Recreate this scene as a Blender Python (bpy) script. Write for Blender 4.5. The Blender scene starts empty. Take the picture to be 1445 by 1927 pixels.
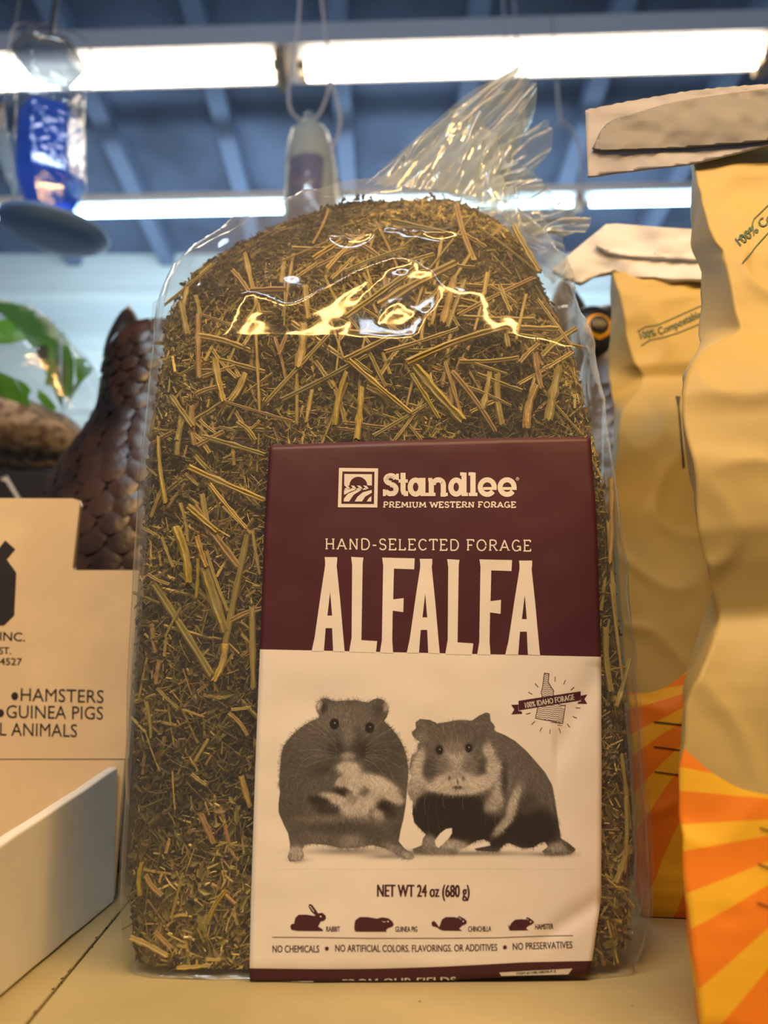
import bpy, bmesh, math, random
import numpy as np
from mathutils import Vector, Matrix, noise
from mathutils.bvhtree import BVHTree

# ------------------------------------------------------------------ camera
SC = bpy.context.scene
COL = SC.collection
TH = math.radians(16.0)
CT, ST = math.cos(TH), math.sin(TH)
CAMZ = 0.0933
FPX = 1447.0
cam = bpy.data.cameras.new('camera'); camo = bpy.data.objects.new('camera', cam); COL.objects.link(camo)
camo.location = (0, 0, CAMZ); camo.rotation_euler = (math.pi/2 + TH, 0, 0)
cam.sensor_fit = 'VERTICAL'; cam.sensor_height = 36; cam.lens = FPX*36/1927
cam.clip_start = 0.01; cam.clip_end = 50
cam.dof.use_dof = True; cam.dof.focus_distance = 0.355; cam.dof.aperture_fstop = 6.4
SC.camera = camo
# ------------------------------------------------------------------ world, lamps, exposure
SC.view_settings.view_transform = 'Standard'; SC.view_settings.look = 'None'
SC.view_settings.gamma = 1; SC.view_settings.use_curve_mapping = False
SC.view_settings.exposure = 0.0
wd = bpy.data.worlds.new('world'); SC.world = wd; wd.use_nodes = True
wd.node_tree.nodes['Background'].inputs[0].default_value = (0.55, 0.6, 0.75, 1)
wd.node_tree.nodes['Background'].inputs[1].default_value = 0.15
def area(name, loc, target, sx, sy, power, col):
    l = bpy.data.lights.new(name, 'AREA'); l.shape = 'RECTANGLE'; l.size = sx; l.size_y = sy
    l.energy = power; l.color = col
    o = bpy.data.objects.new(name, l); COL.objects.link(o); o.location = loc
    o.rotation_euler = (Vector(target)-Vector(loc)).to_track_quat('-Z', 'Y').to_euler()
    return o
area('shelf_lamp', (0.15, -0.06, 0.80), (0.0, 0.38, 0.05), 1.1, 0.022, 10.9, (1.0, 0.565, 0.175))
area('aisle_lamp', (-0.3, -0.7, 1.95), (0.0, 0.5, 0.3), 1.3, 0.10, 16.0, (0.72, 0.86, 1.0))
area('wall_fill_light', (0.0, 2.25, 1.35), (0.0, 3.05, 1.80), 2.6, 0.15, 24.0, (0.66, 0.88, 1.0))  # added light without a fixture, brightens the back wall
SC.cycles.use_denoising = True
SC.cycles.transparent_max_bounces = 24
SC.cycles.max_bounces = 10
SC.cycles.sample_clamp_indirect = 6

# ------------------------------------------------------------------ pixel <-> place
def W(px, py, Y):
    r = (px-722.5)/FPX; u = (963.5-py)/FPX
    dy = CT-u*ST; dz = ST+u*CT
    return Vector((r*Y/dy, Y, CAMZ+dz*Y/dy))
def Wz(px, py, Z):
    r = (px-722.5)/FPX; u = (963.5-py)/FPX
    dy = CT-u*ST; dz = ST+u*CT
    t = (Z-CAMZ)/dz
    return Vector((r*t, dy*t, Z))
def Wdir(px, py):
    r = (px-722.5)/FPX; u = (963.5-py)/FPX
    return Vector((r, CT-u*ST, ST+u*CT)).normalized()
CAMP = Vector((0, 0, CAMZ))

# ------------------------------------------------------------------ object helpers
def worldloc(o):
    v = Vector((0, 0, 0))
    while o: v += o.location; o = o.parent
    return v
def obj(name, V, F, m, parent=None, smooth=False, local=False, mats=None, midx=None, uv=None, vcol=None):
    V = np.asarray(V, dtype=float).reshape(-1, 3)
    if parent is not None and not local: V = V-np.array(worldloc(parent))
    me = bpy.data.meshes.new(name); me.from_pydata(V.tolist(), [], F)
    for k in (mats or [m]): me.materials.append(k)
    if midx is not None: me.polygons.foreach_set('material_index', midx)
    if smooth: me.polygons.foreach_set('use_smooth', [True]*len(me.polygons))
    if uv is not None:
        u = me.uv_layers.new(name='UVMap'); li = np.zeros(len(me.loops), dtype=int); me.loops.foreach_get('vertex_index', li)
        u.data.foreach_set('uv', np.asarray(uv, dtype=float)[li].ravel())
    if vcol is not None:
        a = me.color_attributes.new('Col', 'FLOAT_COLOR', 'POINT')
        c = np.ones((len(V), 4)); c[:, :3] = vcol; a.data.foreach_set('color', c.ravel())
    me.update()
    o = bpy.data.objects.new(name, me); COL.objects.link(o)
    if parent is not None: o.parent = parent
    return o
def thing(name, label, cat, loc=(0, 0, 0), group=None):
    o = bpy.data.objects.new(name, None); COL.objects.link(o); o.location = loc; o.empty_display_size = .02
    return tag(o, label, cat, group)
def tag(o, label=None, cat=None, group=None, kind=None):
    if label: o['label'] = label
    if cat: o['category'] = cat
    if group: o['group'] = group
    if kind: o['kind'] = kind
    return o
def bevel(o, w, seg=2):
    m = o.modifiers.new('bevel', 'BEVEL'); m.width = w; m.segments = seg; m.limit_method = 'ANGLE'; return o
def solid(o, t, off=1):
    m = o.modifiers.new('solid', 'SOLIDIFY'); m.thickness = t; m.offset = off; return o
def box(x0, x1, y0, y1, z0, z1):
    V = [(x, y, z) for z in (z0, z1) for y in (y0, y1) for x in (x0, x1)]
    return V, [(0, 2, 3, 1), (4, 5, 7, 6), (0, 1, 5, 4), (2, 6, 7, 3), (0, 4, 6, 2), (1, 3, 7, 5)]
def join(parts):
    V, F = [], []
    for v, f in parts:
        n = len(V); V += [tuple(q) for q in v]; F += [tuple(i+n for i in g) for g in f]
    return V, F
def grid_faces(nu, nv, wrap=False):
    F = []
    for j in range(nv-1):
        for i in range(nu if wrap else nu-1):
            i2 = (i+1) % nu
            F.append((j*nu+i, j*nu+i2, (j+1)*nu+i2, (j+1)*nu+i))
    return F
def tube(P, r, n=8, caps=True):
    P = [Vector(p) for p in P]; R = r if isinstance(r, (list, tuple)) else [r]*len(P)
    V = []; up = Vector((0, 0, 1))
    for i, p in enumerate(P):
        t = (P[min(i+1, len(P)-1)]-P[max(i-1, 0)]).normalized()
        a = t.cross(up)
        if a.length < .2: a = t.cross(Vector((0, 1, 0)))
        a.normalize(); b = t.cross(a)
        for k in range(n):
            w = 2*math.pi*k/n; V.append(p+(a*math.cos(w)+b*math.sin(w))*R[i])
    F = grid_faces(n, len(P), True)
    if caps: F += [tuple(range(n)), tuple(range((len(P)-1)*n, len(P)*n))]
    return V, F
def smoothpath(P, n=8):
    P = [Vector(p) for p in P]; out = []
    for i in range(len(P)-1):
        p0, p1, p2, p3 = P[max(i-1, 0)], P[i], P[i+1], P[min(i+2, len(P)-1)]
        for k in range(n):
            t = k/n
            out.append(.5*((2*p1)+(p2-p0)*t+(2*p0-5*p1+4*p2-p3)*t*t+(3*p1-p0-3*p2+p3)*t**3))
    out.append(P[-1]); return out
def lathe(prof, c, n=32, ex=1.0, rot=0):
    V = []
    for r, z in prof:
        for k in range(n):
            w = 2*math.pi*k/n+rot; V.append((c[0]+r*math.cos(w), c[1]+r*ex*math.sin(w), c[2]+z))
    return V, grid_faces(n, len(prof), True)+[tuple(range(n)), tuple(range((len(prof)-1)*n, len(prof)*n))]
def ball(c, r, nu=14, nv=9, s=(1, 1, 1)):
    V = []; F = []
    for j in range(nv):
        a = math.pi*(j/(nv-1)-.5)
        rr = max(math.cos(a), .02)
        for i in range(nu):
            w = 2*math.pi*i/nu
            V.append((c[0]+r*s[0]*rr*math.cos(w), c[1]+r*s[1]*rr*math.sin(w), c[2]+r*s[2]*math.sin(a)))
    return V, grid_faces(nu, nv, True)+[tuple(range(nu)), tuple(range((nv-1)*nu, nv*nu))]
def interp(x, T, k=1):
    return np.interp(x, [t[0] for t in T], [t[k] for t in T])

# ------------------------------------------------------------------ materials
def lin(c):
    return tuple(((v/255)/12.92 if v/255 <= .04045 else ((v/255+.055)/1.055)**2.4) for v in c)
def mat(name, col, rough=.6, spec=.5, bump=0, bscale=60, var=0, vscale=8, col2=None, metal=0, emit=None, estr=0, detail=4, vstretch=None):
    m = bpy.data.materials.new(name); m.use_nodes = True; n = m.node_tree; b = n.nodes['Principled BSDF']
    b.inputs['Base Color'].default_value = (*col, 1); b.inputs['Roughness'].default_value = rough
    b.inputs['Specular IOR Level'].default_value = spec; b.inputs['Metallic'].default_value = metal
    if emit: b.inputs['Emission Color'].default_value = (*emit, 1); b.inputs['Emission Strength'].default_value = estr
    tc = n.nodes.new('ShaderNodeTexCoord')
    if var or col2:
        mp = n.nodes.new('ShaderNodeMapping'); n.links.new(tc.outputs['Object'], mp.inputs[0])
        if vstretch: mp.inputs['Scale'].default_value = vstretch
        t = n.nodes.new('ShaderNodeTexNoise'); t.inputs['Scale'].default_value = vscale; t.inputs['Detail'].default_value = detail
        n.links.new(mp.outputs[0], t.inputs['Vector'])
        r = n.nodes.new('ShaderNodeValToRGB'); c2 = col2 or tuple(v*(1-var) for v in col)
        r.color_ramp.elements[0].color = (*c2, 1); r.color_ramp.elements[1].color = (*col, 1)
        r.color_ramp.elements[0].position = .38; r.color_ramp.elements[1].position = .62
        n.links.new(t.outputs[0], r.inputs[0]); n.links.new(r.outputs[0], b.inputs['Base Color'])
    if bump:
        t = n.nodes.new('ShaderNodeTexNoise'); t.inputs['Scale'].default_value = bscale; t.inputs['Detail'].default_value = 4
        n.links.new(tc.outputs['Object'], t.inputs['Vector'])
        bp = n.nodes.new('ShaderNodeBump'); bp.inputs['Strength'].default_value = bump; bp.inputs['Distance'].default_value = .002
        n.links.new(t.outputs[0], bp.inputs['Height']); n.links.new(bp.outputs[0], b.inputs['Normal'])
    return m
def film_mat(name, milk=.08, tint=(.97, .98, .97), rough=.06, refl=.05, edge=.75, bump=.25, bs=35, milkcol=(.85, .88, .9)):
    m = bpy.data.materials.new(name); m.use_nodes = True; n = m.node_tree; n.nodes.clear(); L = n.links.new
    out = n.nodes.new('ShaderNodeOutputMaterial')
    tr = n.nodes.new('ShaderNodeBsdfTransparent'); tr.inputs[0].default_value = (*tint, 1)
    df = n.nodes.new('ShaderNodeBsdfDiffuse'); df.inputs[0].default_value = (*milkcol, 1)
    tl = n.nodes.new('ShaderNodeBsdfTranslucent'); tl.inputs[0].default_value = (*milkcol, 1)
    gl = n.nodes.new('ShaderNodeBsdfGlossy'); gl.inputs['Roughness'].default_value = rough
    dm = n.nodes.new('ShaderNodeMixShader'); dm.inputs[0].default_value = .5; L(df.outputs[0], dm.inputs[1]); L(tl.outputs[0], dm.inputs[2])
    a = n.nodes.new('ShaderNodeMixShader'); L(tr.outputs[0], a.inputs[1]); L(dm.outputs[0], a.inputs[2])
    lw = n.nodes.new('ShaderNodeLayerWeight'); lw.inputs['Blend'].default_value = .35
    ma = n.nodes.new('ShaderNodeMath'); ma.operation = 'MULTIPLY_ADD'; ma.inputs[1].default_value = milk*3; ma.inputs[2].default_value = milk
    pw0 = n.nodes.new('ShaderNodeMath'); pw0.operation = 'POWER'; pw0.inputs[1].default_value = 3; L(lw.outputs['Facing'], pw0.inputs[0])
    L(pw0.outputs[0], ma.inputs[0]); L(ma.outputs[0], a.inputs[0])
    pw = n.nodes.new('ShaderNodeMath'); pw.operation = 'POWER'; pw.inputs[1].default_value = 3.5; L(lw.outputs['Facing'], pw.inputs[0])
    mb = n.nodes.new('ShaderNodeMath'); mb.operation = 'MULTIPLY_ADD'; mb.inputs[1].default_value = edge; mb.inputs[2].default_value = refl; L(pw.outputs[0], mb.inputs[0])
    b = n.nodes.new('ShaderNodeMixShader'); L(mb.outputs[0], b.inputs[0]); L(a.outputs[0], b.inputs[1]); L(gl.outputs[0], b.inputs[2])
    tc = n.nodes.new('ShaderNodeTexCoord'); t = n.nodes.new('ShaderNodeTexNoise'); t.inputs['Scale'].default_value = bs; t.inputs['Detail'].default_value = 3
    t.inputs['Distortion'].default_value = .6
    L(tc.outputs['Object'], t.inputs['Vector']); bp = n.nodes.new('ShaderNodeBump'); bp.inputs['Strength'].default_value = bump; bp.inputs['Distance'].default_value = .004
    L(t.outputs[0], bp.inputs['Height']); L(bp.outputs[0], gl.inputs['Normal'])
    L(b.outputs[0], out.inputs[0]); return m
def glass_mat(name, col, rough=0.0, ior=1.45):
    m = bpy.data.materials.new(name); m.use_nodes = True; b = m.node_tree.nodes['Principled BSDF']
    b.inputs['Base Color'].default_value = (*col, 1); b.inputs['Roughness'].default_value = rough
    b.inputs['Transmission Weight'].default_value = 1; b.inputs['IOR'].default_value = ior; return m
def vcol_mat(name, rough=.6, spec=.4, bump=0):
    m = mat(name, (.5, .5, .5), rough, spec, bump=bump, bscale=400); n = m.node_tree
    a = n.nodes.new('ShaderNodeVertexColor'); a.layer_name = 'Col'; n.links.new(a.outputs[0], n.nodes['Principled BSDF'].inputs['Base Color'])
    return m
PAPER = (.80, .77, .72)
INK = (.068, .015, .026)
M = dict(
    shelf=mat('shelf_paint', (.50, .43, .23), .45, .4, bump=.06, bscale=90, col2=(.43, .37, .19), vscale=9),
    dark=mat('dark_gap', (.02, .018, .015), .9),
    paper=mat('label_paper', PAPER, .55, .35, bump=.02, bscale=300),
    ink=mat('plum_ink', INK, .5, .4, bump=.02, bscale=300),
    kraft=mat('inner_cardboard', (.84, .67, .42), .8, .2, bump=.05, bscale=140, var=.10, vscale=22),
    white_board=mat('white_faced_board', (.86, .86, .83), .6, .3, bump=.08, bscale=60, var=.06, vscale=20),
    edge_board=mat('board_edge', (.30, .22, .13), .9),
    black_ink=mat('black_ink', (.018, .016, .016), .6),
    green_ink=mat('green_ink', (.02, .10, .07), .6),
    film=film_mat('clear_film', milk=.09, refl=.028, bump=.10, bs=24, rough=.07),
    tail=film_mat('gathered_clear_film', milk=.36, rough=.10, refl=.08, edge=.7, bump=.35, bs=45, milkcol=(.58, .68, .76)),
    bag_paper=mat('kraft_bag_paper', (.49, .37, .125), .55, .4, bump=.10, bscale=60, var=.06, vscale=14),
    flap_rear=mat('white_paper_lightened', (.70, .73, .82), .7, .25, bump=.04, bscale=160, var=.06, vscale=40),  # white flap paper, lightened and cooled in colour in place of cool light
    flap=mat('white_paper_dimmed', (.41, .42, .48), .7, .25, bump=.04, bscale=160, var=.06, vscale=40),  # torn white flap paper, darkened in colour against the strong lamp light
    glue=mat('greyed_glue_paper', (.19, .20, .22), .55, .4, bump=.05, bscale=70, var=.12, vscale=25),
    ceiling=mat('ceiling_deck', (.125, .155, .25), .8, var=.5, vscale=2.2),
    joist=mat('joist_paint', (.165, .21, .33), .7),
    wall=mat('pale_wall', (.80, .86, .86), .7, var=.1, vscale=3, vstretch=(.3, 1, 6)),
    housing=mat('lamp_housing', (.80, .80, .86), .5),
    tubewarm=mat('tube_warm_white', (.9, .9, .9), .4, emit=(1, .86, .62), estr=13),
    tubecool=mat('tube_cool_white', (.9, .9, .9), .4, emit=(.50, .82, 1), estr=15),
    socket=mat('tube_socket', (.45, .33, .22), .5),
    owl=mat('moulded_owl_plastic', (.030, .021, .020), .33, .6, bump=.2, bscale=120, col2=(.012, .010, .012), vscale=26),
    owl_feather=mat('moulded_feathers', (.060, .032, .022), .30, .6, bump=.2, bscale=160, col2=(.014, .011, .012), vscale=18),
    black=mat('black_gloss', (.008, .008, .01), .35, .4),
    yellow=mat('amber_iris', (.85, .42, .02), .2, .6),
    carton=mat('black_carton', (.014, .012, .013), .5),
    white_ink=mat('white_ink', (.7, .68, .66), .6),
    seed=mat('speckled_seed', (.46, .38, .30), .8, bump=.8, bscale=160, col2=(.16, .12, .09), vscale=90, detail=2),
    leaf=mat('leaf_print', (.12, .42, .05), .4, .5, var=.45, vscale=10),
    leafdark=mat('dark_leaf_print', (.06, .21, .045), .4, .5, var=.3, vscale=14),
    film2=film_mat('milky_film', milk=.11, rough=.12, refl=.10, edge=.5, bump=.7, bs=26),
    saucer=mat('navy_saucer', (.13, .27, .62), .35, .5),
    glass=film_mat('clear_glass', milk=.05, tint=(.80, .88, .97), rough=.04, refl=.12, edge=.8, bump=.5, bs=60),
    blue=film_mat('blue_nectar', milk=.45, tint=(.08, .36, 1.0), rough=.05, refl=.05, edge=.3, bump=.3, bs=30, milkcol=(.02, .33, 1.0)),
    wire=mat('steel_wire', (.32, .30, .30), .35, metal=.6),
    cord=mat('grey_cord', (.50, .50, .56), .6),
    lid=film_mat('glassy_lid', milk=.35, tint=(.55, .58, .62), rough=.06, refl=.15, edge=.6, bump=.5, bs=60, milkcol=(.35, .38, .42)),
    cap=mat('pewter_cap', (.22, .23, .27), .25, metal=.7),
    suet=mat('cream_seed_cake', (.70, .70, .58), .7, bump=.4, bscale=90),
    purple=mat('purple_print', (.16, .11, .28), .5),
    peach=mat('peach_print', (.75, .45, .32), .6),
    vprint=vcol_mat('hamster_print', .55, .35),
    hay=vcol_mat('dried_forage', .65, .35, bump=.1),
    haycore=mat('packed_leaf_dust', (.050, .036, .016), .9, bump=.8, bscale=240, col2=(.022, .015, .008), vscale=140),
)
def stem_mat():
    m = mat('dry_stem', (.3, .25, .1), .5, .4); n = m.node_tree; b = n.nodes['Principled BSDF']
    oi = n.nodes.new('ShaderNodeObjectInfo'); r = n.nodes.new('ShaderNodeValToRGB')
    cols = [(.30, .25, .062), (.40, .30, .08), (.23, .20, .05), (.50, .38, .12), (.30, .19, .07), (.42, .32, .09), (.27, .24, .06)]
    while len(r.color_ramp.elements) < len(cols): r.color_ramp.elements.new(.5)
    for i, c in enumerate(cols): r.color_ramp.elements[i].position = i/(len(cols)-1); r.color_ramp.elements[i].color = (*c, 1)
    n.links.new(oi.outputs['Random'], r.inputs[0])
    tc = n.nodes.new('ShaderNodeTexCoord'); mp = n.nodes.new('ShaderNodeMapping'); mp.inputs['Scale'].default_value = (2.2, 14, 8)
    t = n.nodes.new('ShaderNodeTexNoise'); t.inputs['Scale'].default_value = 1.6; t.inputs['Detail'].default_value = 5
    n.links.new(tc.outputs['Object'], mp.inputs[0]); n.links.new(mp.outputs[0], t.inputs['Vector'])
    mr = n.nodes.new('ShaderNodeMapRange'); mr.inputs['From Min'].default_value = .3; mr.inputs['From Max'].default_value = .7; mr.inputs['To Min'].default_value = .55; mr.inputs['To Max'].default_value = 1.35
    n.links.new(t.outputs[0], mr.inputs[0])
    mx = n.nodes.new('ShaderNodeVectorMath'); mx.operation = 'SCALE'
    n.links.new(r.outputs[0], mx.inputs[0]); n.links.new(mr.outputs[0], mx.inputs['Scale'])
    n.links.new(mx.outputs[0], b.inputs['Base Color']); return m
M['stem'] = stem_mat()
rnd = random.Random(7)
rng = np.random.default_rng(11)
# ------------------------------------------------------------------ room
def struct(o): return tag(o, kind='structure')
CZ = CAMZ+2.1
struct(obj('ceiling', *box(-3.2, 3.2, .2, 3.1, CZ, CZ+.05), M['ceiling']))
struct(obj('wall_back', *box(-3.2, 3.2, 3.05, 3.12, -.9, CZ), M['wall']))
struct(obj('floor', *box(-3.2, 3.2, -1.5, 3.1, -.95, -.9), M['ceiling']))
for k in range(13):
    x = -2.66+k*.42
    struct(obj('trim_%d' % (k+1), *box(x-.03, x+.03, .6, 3.04, CZ-.07, CZ-.0005), M['joist']))
for z in (1.99, 1.72, 1.42):     # horizontal rails on the far wall
    struct(obj('trim_%d' % (20+int(z*10)), *box(-3.1, 3.1, 3.03, 3.05, z-.010, z+.010), M['wall']))
def fixture(ends, label, tm, rad, gap, hous, pairs=2):
    a, b = ends[0][0], ends[-1][1]
    d = (b-a).normalized(); side = Vector((-d.y, d.x, 0)).normalized()
    t = thing('tube_light', label, 'light', ((a+b)/2)[:], None)
    w, h = hous
    V = []
    for p in (a-d*.03, b+d*.03):
        for s, z in ((-w*.35, h), (w*.35, h), (w*.5, .022), (-w*.5, .022)):
            V.append(p+side*s+Vector((0, 0, z)))
    obj('housing', V, [(0, 1, 5, 4), (1, 2, 6, 5), (2, 3, 7, 6), (3, 0, 4, 7), (0, 3, 2, 1), (4, 5, 6, 7)], M['housing'], t)
    for p, q in ends:
        for s in ((-gap/2, gap/2) if pairs == 2 else (0,)):
            o = obj('tube', *tube([p+side*s+d*.02, q+side*s-d*.02], rad, 14), tm, t, True); 
            for e, f in ((p+side*s, p+side*s+d*.022), (q+side*s, q+side*s-d*.022)):
                obj('end_cap', *tube([e, f], rad*1.02, 12), M['socket'], t, True)
    for p in [ends[0][0]]+[e[1] for e in ends]:
        V, F = box(p.x-.014, p.x+.014, p.y-w*.42, p.y+w*.42, p.z-.014, p.z+.03)
        obj('socket', V, F, M['socket'], t)
    for k in (.12, .88):
        p = a.lerp(b, k)
        obj('hanger_rod', *tube([p+Vector((0, 0, h-.002)), Vector((p.x, p.y, CZ-.0005))], .006, 8), M['wire'], t, True)
    return t
Z1 = CAMZ+1.7
pL, pR = Wz(562, 133, Z1), Wz(1443, 108, Z1)
dd = (pR-pL).normalized()
e1 = [(pL-dd*1.30, pL-dd*.045), (pL, pR)]
fixture(e1, 'near twin-tube fluorescent fixture with warm white tubes under the ceiling', M['tubewarm'], .0130, .036, (.13, .11))
qa, qb, qc = Wz(-160, 410, Z1), Wz(1088, 383, Z1), Wz(1098, 383, Z1)
dq = (qb-qa).normalized()
fixture([(qa, qb), (qc, qc+dq*1.2)], 'far fluorescent fixture with cool white tubes, lower in the view', M['tubecool'], .0098, 0, (.06, .06), 1)

# ------------------------------------------------------------------ shelf
sh = thing('shelf', 'cream painted metal shelf with a narrow dark seam, carrying the bags and tray', 'shelf', (0, .5, 0))
s0, s1 = Vector((-.0985, .15, 0)), Vector((-.119, .293, 0))
sl = (-.1405+.119)/(.442-.293)
def seamx(y): return -.119+sl*(y-.293)
def slab(xa, xb, name):
    ys = [.12, 1.25]
    V = [(xa(y), y, z) for z in (-.02, 0) for y in ys]+[(xb(y), y, z) for z in (-.02, 0) for y in ys]
    F = [(0, 2, 3, 1), (4, 5, 7, 6), (0, 4, 6, 2), (1, 3, 7, 5), (2, 6, 7, 3), (0, 1, 5, 4)]
    return bevel(obj(name, V, F, M['shelf'], sh), .0006, 2)
slab(lambda y: -.75, lambda y: seamx(y)-.0006, 'shelf_panel')
slab(lambda y: seamx(y)+.0006, lambda y: .75, 'shelf_panel')
obj('support_beam', *box(-.76, .76, .15, 1.24, -.05, -.0202), M['dark'], sh)
# chips of missing paint along the seam
bits = []
for k in range(34):
    y = .30+.16*rnd.random(); x = seamx(y)+rnd.uniform(-.001, .0012); r = rnd.uniform(.0002, .0008)
    bits.append(([(x+r*math.cos(a)*rnd.uniform(.5, 1.2), y+1.8*r*math.sin(a)*rnd.uniform(.5, 1.2), .00012) for a in [i*math.pi/3 for i in range(6)]], [tuple(range(6))]))
for (x, y, r) in ((Wz(790, 1885, 0).x, Wz(790, 1885, 0).y, .0005), (Wz(1190, 1893, 0).x, Wz(1190, 1893, 0).y, .0004)):
    bits.append(([(x+r*math.cos(i), y+r*math.sin(i), .00012) for i in range(6)], [tuple(range(6))]))
obj('paint_chips', *join(bits), M['dark'], sh)['kind'] = 'stuff'

# ------------------------------------------------------------------ owls
def make_owl(label):
    t = thing('owl_decoy', label, 'owl', (0, 0, 0), 'plastic owl decoys behind the bags')
    prof = [(0, .070, .060), (.03, .082, .068), (.10, .098, .078), (.18, .106, .082), (.24, .106, .080), (.29, .094, .072), (.325, .074, .062), (.35, .058, .055),
            (.375, .052, .052), (.40, .053, .052), (.42, .051, .050), (.437, .042, .042), (.450, .020, .022), (.453, .003, .003)]
    V = []; n = 48; zs = np.linspace(0, .453, 70)
    for z in zs:
        a, b = interp(z, prof, 1), interp(z, prof, 2)
        for k in range(n):
            w = 2*math.pi*k/n; V.append((a*math.cos(w), b*math.sin(w), z))
    obj('body', V, grid_faces(n, len(zs), True)+[tuple(range(n)), tuple(range((len(zs)-1)*n, len(zs)*n))], M['owl'], t, True, local=True)
    # overlapping moulded feathers
    bits = []
    row = 0; z = .018
    while z < .437:
        a, b = interp(z, prof, 1), interp(z, prof, 2); s = .0135+.0085*(1-z/.44)
        cnt = int(2*math.pi*(a+b)/2/(s*1.25)); row += 1
        for k in range(cnt):
            w = 2*math.pi*(k+.5*(row % 2)+rnd.uniform(-.12, .12))/cnt
            a2, b2 = interp(z-s*.8, prof, 1), interp(z-s*.8, prof, 2)
            if math.sin(w) < -.45 and z > .36: continue
            P = []
            for (u, v, o) in ((-.55, .5, -.0005), (.55, .5, -.0005), (.66, -.1, .0008), (.45, -.62, .0016), (0, -.85, .0034), (-.45, -.62, .0016), (-.66, -.1, .0008), (0, -.1, .0032)):
                zz = z+v*s; k2 = (.5-v)/1.35
                aa = (a*(1-k2)+a2*k2)+o; bb = (b*(1-k2)+b2*k2)+o; ww = w+u*s/((a+b)/2)
                P.append((aa*math.cos(ww), bb*math.sin(ww), zz))
            bits.append((P, [(0, 1, 7), (1, 2, 7), (2, 3, 7), (3, 4, 7), (4, 5, 7), (5, 6, 7), (6, 0, 7)]))
        z += s*.85
    f = obj('feathers', *join(bits), M['owl_feather'], t, True, local=True); tag(f, kind='stuff')
    for s in (-1, 1):
        ear = []
        for j in range(7):
            q = j/6; r = .0245*(1-q**1.6)**.8+.0006
            for k in range(10):
                w = 2*math.pi*k/10
                ear.append((s*(.0405+.005*q)+r*.85*math.cos(w), -.008+r*1.1*math.sin(w), .424+.062*q))
        obj('ear_tuft', ear, grid_faces(10, 7, True)+[tuple(range(60, 70))], M['owl'], t, True, local=True)
        e = obj('eye_socket', *ball((s*.028, -.043, .408), .026, s=(1, .45, 1)), M['black'], t, True, local=True)
        obj('iris', *ball((s*.028, -.0525, .408), .0125, s=(1, .35, 1)), M['yellow'], t, True, local=True)
        obj('pupil', *ball((s*.028, -.0570, .408), .0088, s=(1, .22, 1)), M['black'], t, True, local=True)
    V, F = lathe([(.009, 0), (.008, -.012), (.001, -.026)], (0, -.052, .402), 10, .9)
    obj('beak', V, F, M['black'], t, True, local=True)
    return t
o1 = make_owl('dark brown owl decoy left of the clear bag, its scaled back towards us')
c1 = W(312, 700, .64); o1.location = (c1.x, .64, 0.0); o1.rotation_euler = (0, 0, math.pi*.97)
o2 = make_owl('dark owl decoy behind the paper bags at right, one amber eye peeking out')
o2.location = (W(1130, 612, .605).x+.028, .665, .008); o2.location.z = W(1130, 612, .61).z-.408
V, F = box(o2.location.x-.06, o2.location.x+.06, .61, .72, 0, o2.location.z)
tag(obj('riser_block', V, F, M['carton']), 'low black block under the right owl decoy', 'block')
# hidden base so both owls stand on the shelf
# ------------------------------------------------------------------ decals: flat print laid on real surfaces
def bvh_of(o):
    dg = bpy.context.evaluated_depsgraph_get(); dg.update()
    e = o.evaluated_get(dg); me = e.to_mesh()
    off = Vector(worldloc(o))
    V = [v.co+off for v in me.vertices]; P = [tuple(p.vertices) for p in me.polygons]
    b = BVHTree.FromPolygons(V, P); e.to_mesh_clear(); return b
def lay(bm, bvh, eps, step, clip=None):
    step = min(step, 13)
    if clip is not None:
        bmesh.ops.bisect_plane(bm, geom=bm.verts[:]+bm.edges[:]+bm.faces[:], plane_co=(0, clip, 0), plane_no=(0, 1, 0), clear_outer=True)
    if not bm.verts: return
    xs = [v.co.x for v in bm.verts]; ys = [v.co.y for v in bm.verts]
    for ax, lo, hi in ((0, min(xs), max(xs)), (1, min(ys), max(ys))):
        c = math.floor(lo/step)*step+step
        while c < hi:
            co = [0, 0, 0]; no = [0, 0, 0]; co[ax] = c; no[ax] = 1
            bmesh.ops.bisect_plane(bm, geom=bm.verts[:]+bm.edges[:]+bm.faces[:], plane_co=co, plane_no=no); c += step
    for v in bm.verts:
        d = Wdir(v.co.x, v.co.y); h, nn, _, _ = bvh.ray_cast(CAMP, d)
        if h is None:
            q = W(v.co.x, v.co.y, .36); h, nn, _, _ = bvh.find_nearest(q)
        if nn.dot(d) > 0: nn = -nn
        v.co = h+nn*eps
def curve_mesh(cu):
    o = bpy.data.objects.new('tmp', cu); COL.objects.link(o)
    dg = bpy.context.evaluated_depsgraph_get(); dg.update()
    me = bpy.data.meshes.new_from_object(o.evaluated_get(dg))
    bpy.data.objects.remove(o); bpy.data.curves.remove(cu); return me
_cap = []
def text_mesh(s, bold=0.0, res=3):
    cu = bpy.data.curves.new('t', 'FONT'); cu.body = s; cu.offset = bold; cu.resolution_u = res
    return curve_mesh(cu)
def capheight():
    if not _cap:
        me = text_mesh('H'); _cap.append(max(v.co.y for v in me.vertices)); bpy.data.meshes.remove(me)
    return _cap[0]
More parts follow.
